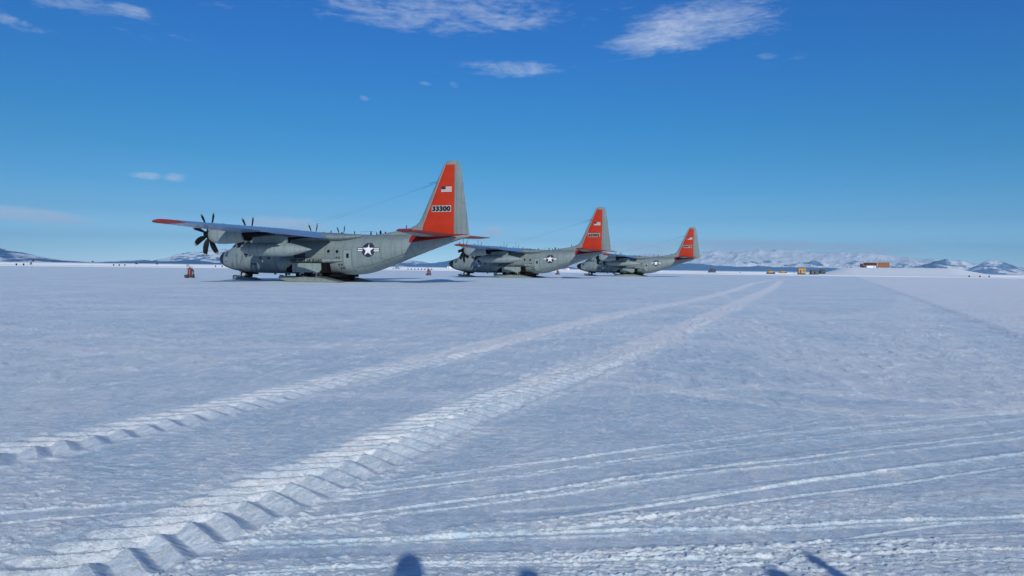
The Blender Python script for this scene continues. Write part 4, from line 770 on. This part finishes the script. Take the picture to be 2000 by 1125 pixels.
def shelter(px, dist, L, w, h, label, rz):
    r = empty('canvas_shelter', at(px, dist), R(rz)); n = 14
    arc = lambda x, k_=1.0: [(x, -w / 2 * math.cos(math.pi * i / n) * k_, .25 + h * k_ * math.sin(math.pi * i / n) ** .8) for i in range(n + 1)]
    o = MB().loft([arc(-L / 2 - .15, .8), arc(-L / 2), arc(L / 2), arc(L / 2 + .15, .8)]).build('cover', M['canvas'], r)
    m_ = MB()
    for x in np.linspace(-L / 2 + .3, L / 2 - .3, 5): m_.tube([(p[0], p[1] * 1.01, p[2] + .03) for p in arc(x)], .05, 6)
    m_.build('hoop', M['steel'], o); MB().box((-.2, -w / 2 + .02, 1.0), (.8, .14, 1.3)).build('flap_door', M['black'], r, smooth=False)
    MB().box((0, 0, .14), (L + .8, w * .8, .26)).build('sled_base', M['tyre'], r, smooth=False); tag(r, label, 'tent', 'dark canvas shelters beside the hut')
shelter(1590, 500, 4.4, 3.2, 2.5, 'dark rounded canvas shelter next to the yellow hut, wider one', 0)
shelter(1606, 520, 3.0, 3.2, 3.0, 'dark rounded canvas shelter at the foot of the snow hill, taller one', 20)

# camp on the snow hill
HZ = 5.1
def hill_at(px, dist): v = at(px, dist); v.z = HZ; return v
def camp():
    d = 640; k = d / F_PX
    def X(px): return hill_at(px, d)
    def block(name, px0, px1, z0, z1, mat, label, cat, depth=5.0, extra=None):
        a, b = X(px0), X(px1); c = (a + b) / 2; L = (b - a).length; rz = math.atan2(b.y - a.y, b.x - a.x); r = empty(name, (c.x, c.y, HZ), rz)
        o = MB().box((0, 0, (z0 + z1) / 2), (L, depth, z1 - z0)).build('wall', mat, r, smooth=False)
        m_ = MB()
        for x in np.arange(-L / 2 + .4, L / 2, .6): m_.box((x, -depth / 2 - .04, (z0 + z1) / 2), (.12, .08, (z1 - z0) * .94))
        m_.build('siding_rib', mat, o, smooth=False)
        MB().box((0, 0, z1 + .08), (L + .3, depth + .3, .16)).build('roof', M['maroon'] if mat is not M['white'] else M['white'], r, smooth=False)
        if z0 > .3:
            for x in np.linspace(-L / 2 + .5, L / 2 - .5, 5): MB().box((x, -depth / 2 + .5, z0 / 2 - .15), (.25, .3, z0 + .3)).build('leg', M['tyre'], r, smooth=False)
        if extra: extra(r, L, depth, z0, z1)
        tag(r, label, cat); return r
    def win(r, L, depth, z0, z1):
        for x in np.linspace(-L * .35, L * .35, 4): MB().box((x, -depth / 2 - .1, (z0 + z1) / 2 + .2), (.9, .06, .7)).build('window', M['glass'], r, smooth=False)
    def masts(r, L, depth, z0, z1):
        rn = random.Random(5)
        for q in range(9):
            x = -L * .45 + q * L * .11; h = rn.uniform(1.0, 2.4); MB().tube([(x, rn.uniform(-1, 1), z1), (x, 0, z1 + h)], .06, 6).build('mast', M['steel'], r)
        MB().box((-L * .28, 0, z1 + 2.2), (.8, .3, .5)).build('antenna', M['canvas'], r, smooth=False)
    block('long_building', 1686, 1712.5, 1.9, 4.1, M['maroon'], 'long dark maroon building raised above a white skirt on the snow hill', 'building', extra=win)
    block('end_building', 1679, 1685.6, 1.1, 3.3, M['maroon'], 'short maroon block at the left end of the hilltop camp', 'building')
    block('container_building', 1713.6, 1737, .55, 4.2, M['rust'], 'rusty orange container building topped with thin masts on the hill', 'building', extra=masts)
    a, b = X(1687), X(1707); c = (a + b) / 2; r = empty('white_container', (c.x, c.y - 2.9, HZ), 0)
    MB().box((0, 0, .9), ((b - a).length, 2.2, 1.75)).build('wall', M['white'], r, smooth=False); MB().box((0, 0, 1.82), ((b - a).length + .1, 2.3, .08)).build('roof', M['white'], r, smooth=False); MB().box((2, -1.12, .8), (.9, .06, 1.5)).build('door', M['tip'], r, smooth=False)
    tag(r, 'low white container in front of the long maroon building', 'container')
    r = empty('snow_vehicle', X(1683), R(6)); MB().box((0, 0, .7), (3.2, 1.6, .6)).box((-.4, 0, 1.2), (1.4, 1.4, .6), taper=.8).build('body', M['tyre'], r, smooth=False)
    for s in (-1, 1): MB().box((0, s * .75, .25), (3.6, .35, .45)).build('track', M['hose'], r, smooth=False)
    tag(r, 'small dark snow vehicle parked under the left end of the hilltop camp', 'vehicle'); r.location.y -= 4
    r = empty('supply_crate', X(1662)); MB().box((0, 0, .45), (1.6, 1.2, .7)).build('box', M['tyre'], r, smooth=False); MB().box((0, 0, .84), (1.7, 1.3, .08)).build('lid', M['canvas'], r, smooth=False); tag(r, 'small dark crate on the snow hill left of the camp', 'crate')
camp()
def small_camp(px, dist, label, col):
    r = empty('field_shed', at(px, dist), R(10)); MB().box((0, 0, 1.3), (4.0, 2.4, 1.8)).build('wall', M['white'], r, smooth=False)
    MB().loft([[(x, y, z) for y, z in ((-1.35, 2.2), (0, 2.9), (1.35, 2.2))] for x in (-2.1, 2.1)]).build('roof', M[col], r, smooth=False); MB().box((-.8, -1.22, 1.2), (.8, .05, 1.5)).build('door', M[col], r, smooth=False)
    for s in (-1, 1): MB().box((0, s * .9, .2), (4.4, .2, .36)).build('skid', M['tyre'], r, smooth=False)
    tag(r, label, 'shed', 'white sheds far behind the planes')
small_camp(878, 620, 'white shed with dull roof just behind the nose of the middle plane', 'tip'); small_camp(1108, 760, 'white shed with reddish roof near the nose of the farthest plane', 'redd')

# ------------------------------------------------------------------ people behind the camera (their shadows reach into the photograph)
def person(loc, rz, h, label, arms, wide=1.0, coat=M['redd']):
    r = empty('person', loc, rz); k = h / 1.80
    V = [(0, 0, .98, .15, .12), (0, 0, 1.15, .16, .12), (0, 0, 1.32, .18, .13), (0, 0, 1.46, .12, .10), (0, .01, 1.54, .062, .062), (0, .03, 1.62, .085, .09), (0, .03, 1.71, .09, .10), (0, .02, 1.765, .05, .06)]; E = [(i, i + 1) for i in range(7)]
    for s in (-1, 1):
        b = len(V); V += [(s * .10, 0, .90, .11, .11), (s * .12, .02, .50, .072, .072), (s * .13, -.01, .10, .05, .05), (s * .135, .12, .05, .045, .04)]; E += [(0, b), (b, b + 1), (b + 1, b + 2), (b + 2, b + 3)]
        sh = len(V); V += [(s * .19 * wide, 0, 1.43, .075, .075)]; E.append((2, sh)); pr = sh
        A_ = arms[0 if s < 0 else 1]
        for (x, y, z, q) in A_: V.append((s * x, y, z, q, q)); E.append((pr, len(V) - 1)); pr = len(V) - 1
        wr = Vector(V[pr][:3]); pv = Vector(V[pr - 1][:3]); d = (wr - pv).normalized(); sd_ = d.cross(Vector((0, 1, 0))) if abs(d.y) < .9 else Vector((1, 0, 0)); sd_.normalize()
        for q in range(4):
            o = sd_ * (.018 * (q - 1.5)); V.append((*(wr + d * .09 + o), .011, .011)); V.append((*(wr + d * (.155 - .012 * abs(q - 1.4)) + o * 1.15), .008, .008)); E += [(pr, len(V) - 2), (len(V) - 2, len(V) - 1)]
        V.append((*(wr + d * .05 + sd_ * .05), .011, .011)); E.append((pr, len(V) - 1))
    me = bpy.data.meshes.new('body'); me.from_pydata([(v[0] * k, v[1] * k, v[2] * k) for v in V], E, []); o = bpy.data.objects.new('t', me); COL.objects.link(o)
    o.modifiers.new('s', 'SKIN'); sv = me.skin_vertices[0].data
    for i, v in enumerate(V): sv[i].radius = (v[3] * k * (1.1 if i < 4 else 1), v[4] * k)
    sv[0].use_root = True
    sb = o.modifiers.new('u', 'SUBSURF'); sb.levels = sb.render_levels = 2; bpy.context.view_layer.update()
    bm_ = bpy.data.meshes.new_from_object(o.evaluated_get(bpy.context.evaluated_depsgraph_get())); bpy.data.objects.remove(o)
    for p in bm_.polygons:
        z = p.center.z / k; p.material_index = 2 if z > 1.53 and math.hypot(p.center.x, p.center.y) < .2 else (1 if z < .9 and abs(p.center.x) < .24 else 0)
    body = link('body', bm_, [coat, M['black'], SKIN], r)
    f_ = lambda P: [(x * k, y * k, z * k) for x, y, z in P]
    MB().loft([f_([(a_ * math.cos(t), .02 + b_ * math.sin(t), z) for t in [2 * math.pi * q / 20 for q in range(20)]]) for z, a_, b_ in ((.80, .25, .19), (.95, .245, .185), (1.2, .235, .17), (1.38, .24, .16), (1.48, .15, .12))]).build('parka', coat, body)
    MB().loft([f_([(a_ * math.cos(t), -.005 + b_ * math.sin(t), z) for t in [2 * math.pi * q / 20 for q in range(20)]]) for z, a_, b_ in ((1.66, .078, .105), (1.72, .078, .108), (1.77, .066, .09), (1.80, .04, .045))]).build('hat', M['black'], body)
    for s in (-1, 1): MB().tube(f_([(s * .035, .118, 1.67), (s * .035, .128, 1.67)]), .014 * k, 8).build('eye', M['black'], body)
    MB().tube(f_([(0, .115, 1.66), (0, .145, 1.625)]), [.010 * k, .016 * k], 8).build('nose', SKIN, body); MB().tube(f_([(-.022, .112, 1.59), (.022, .112, 1.59)]), .006 * k, 6).build('mouth', M['redd'], body)
    tag(r, label, 'person', 'people standing behind the camera'); return r
SKIN = paint('skin', (.5, .3, .22), .6, .08)
down = [(.25, -.02, 1.16, .05), (.27, .08, .92, .04)]; up = [(.30, .12, 1.22, .05), (.16, .26, 1.45, .038)]; wave = [(.42, .02, 1.50, .05), (.34, .10, 1.72, .038)]
person((0, -.40, 0), 0, 1.80, 'person in a red parka with both arms raised to take a picture', [up, up])
person((.62, -.36, 0), 0, 1.71, 'person in a black coat and hat standing with arms down', [down, down], 1.1, M['black'])
person((1.95, -.32, 0), 0, 1.72, 'person in a dark blue coat shading the eyes with one raised hand', [down, wave], 1.05, M['navy'])

# ------------------------------------------------------------------ the air between here and the mountains
def haze():
    S, top, bot = 26500.0, 1050.0, -60.0
    o = MB().box((0, 1000, (top + bot) / 2), (2 * S, 2 * S, top - bot)).build('haze', [], smooth=False)
    m = bpy.data.materials.new('haze_air'); m.use_nodes = True; t = m.node_tree; t.nodes.clear()
    v = N(t, 'ShaderNodeVolumePrincipled'); v.inputs['Color'].default_value = (.24, .60, 1.0, 1); v.inputs['Density'].default_value = HAZE; v.inputs['Anisotropy'].default_value = 0.0
    out = N(t, 'ShaderNodeOutputMaterial'); t.links.new(v.outputs[0], out.inputs['Volume']); o.data.materials.append(m)
    tag(o, 'thin blue haze in the air before the mountains', kind='stuff')
HAZE = 4.4e-5
haze()
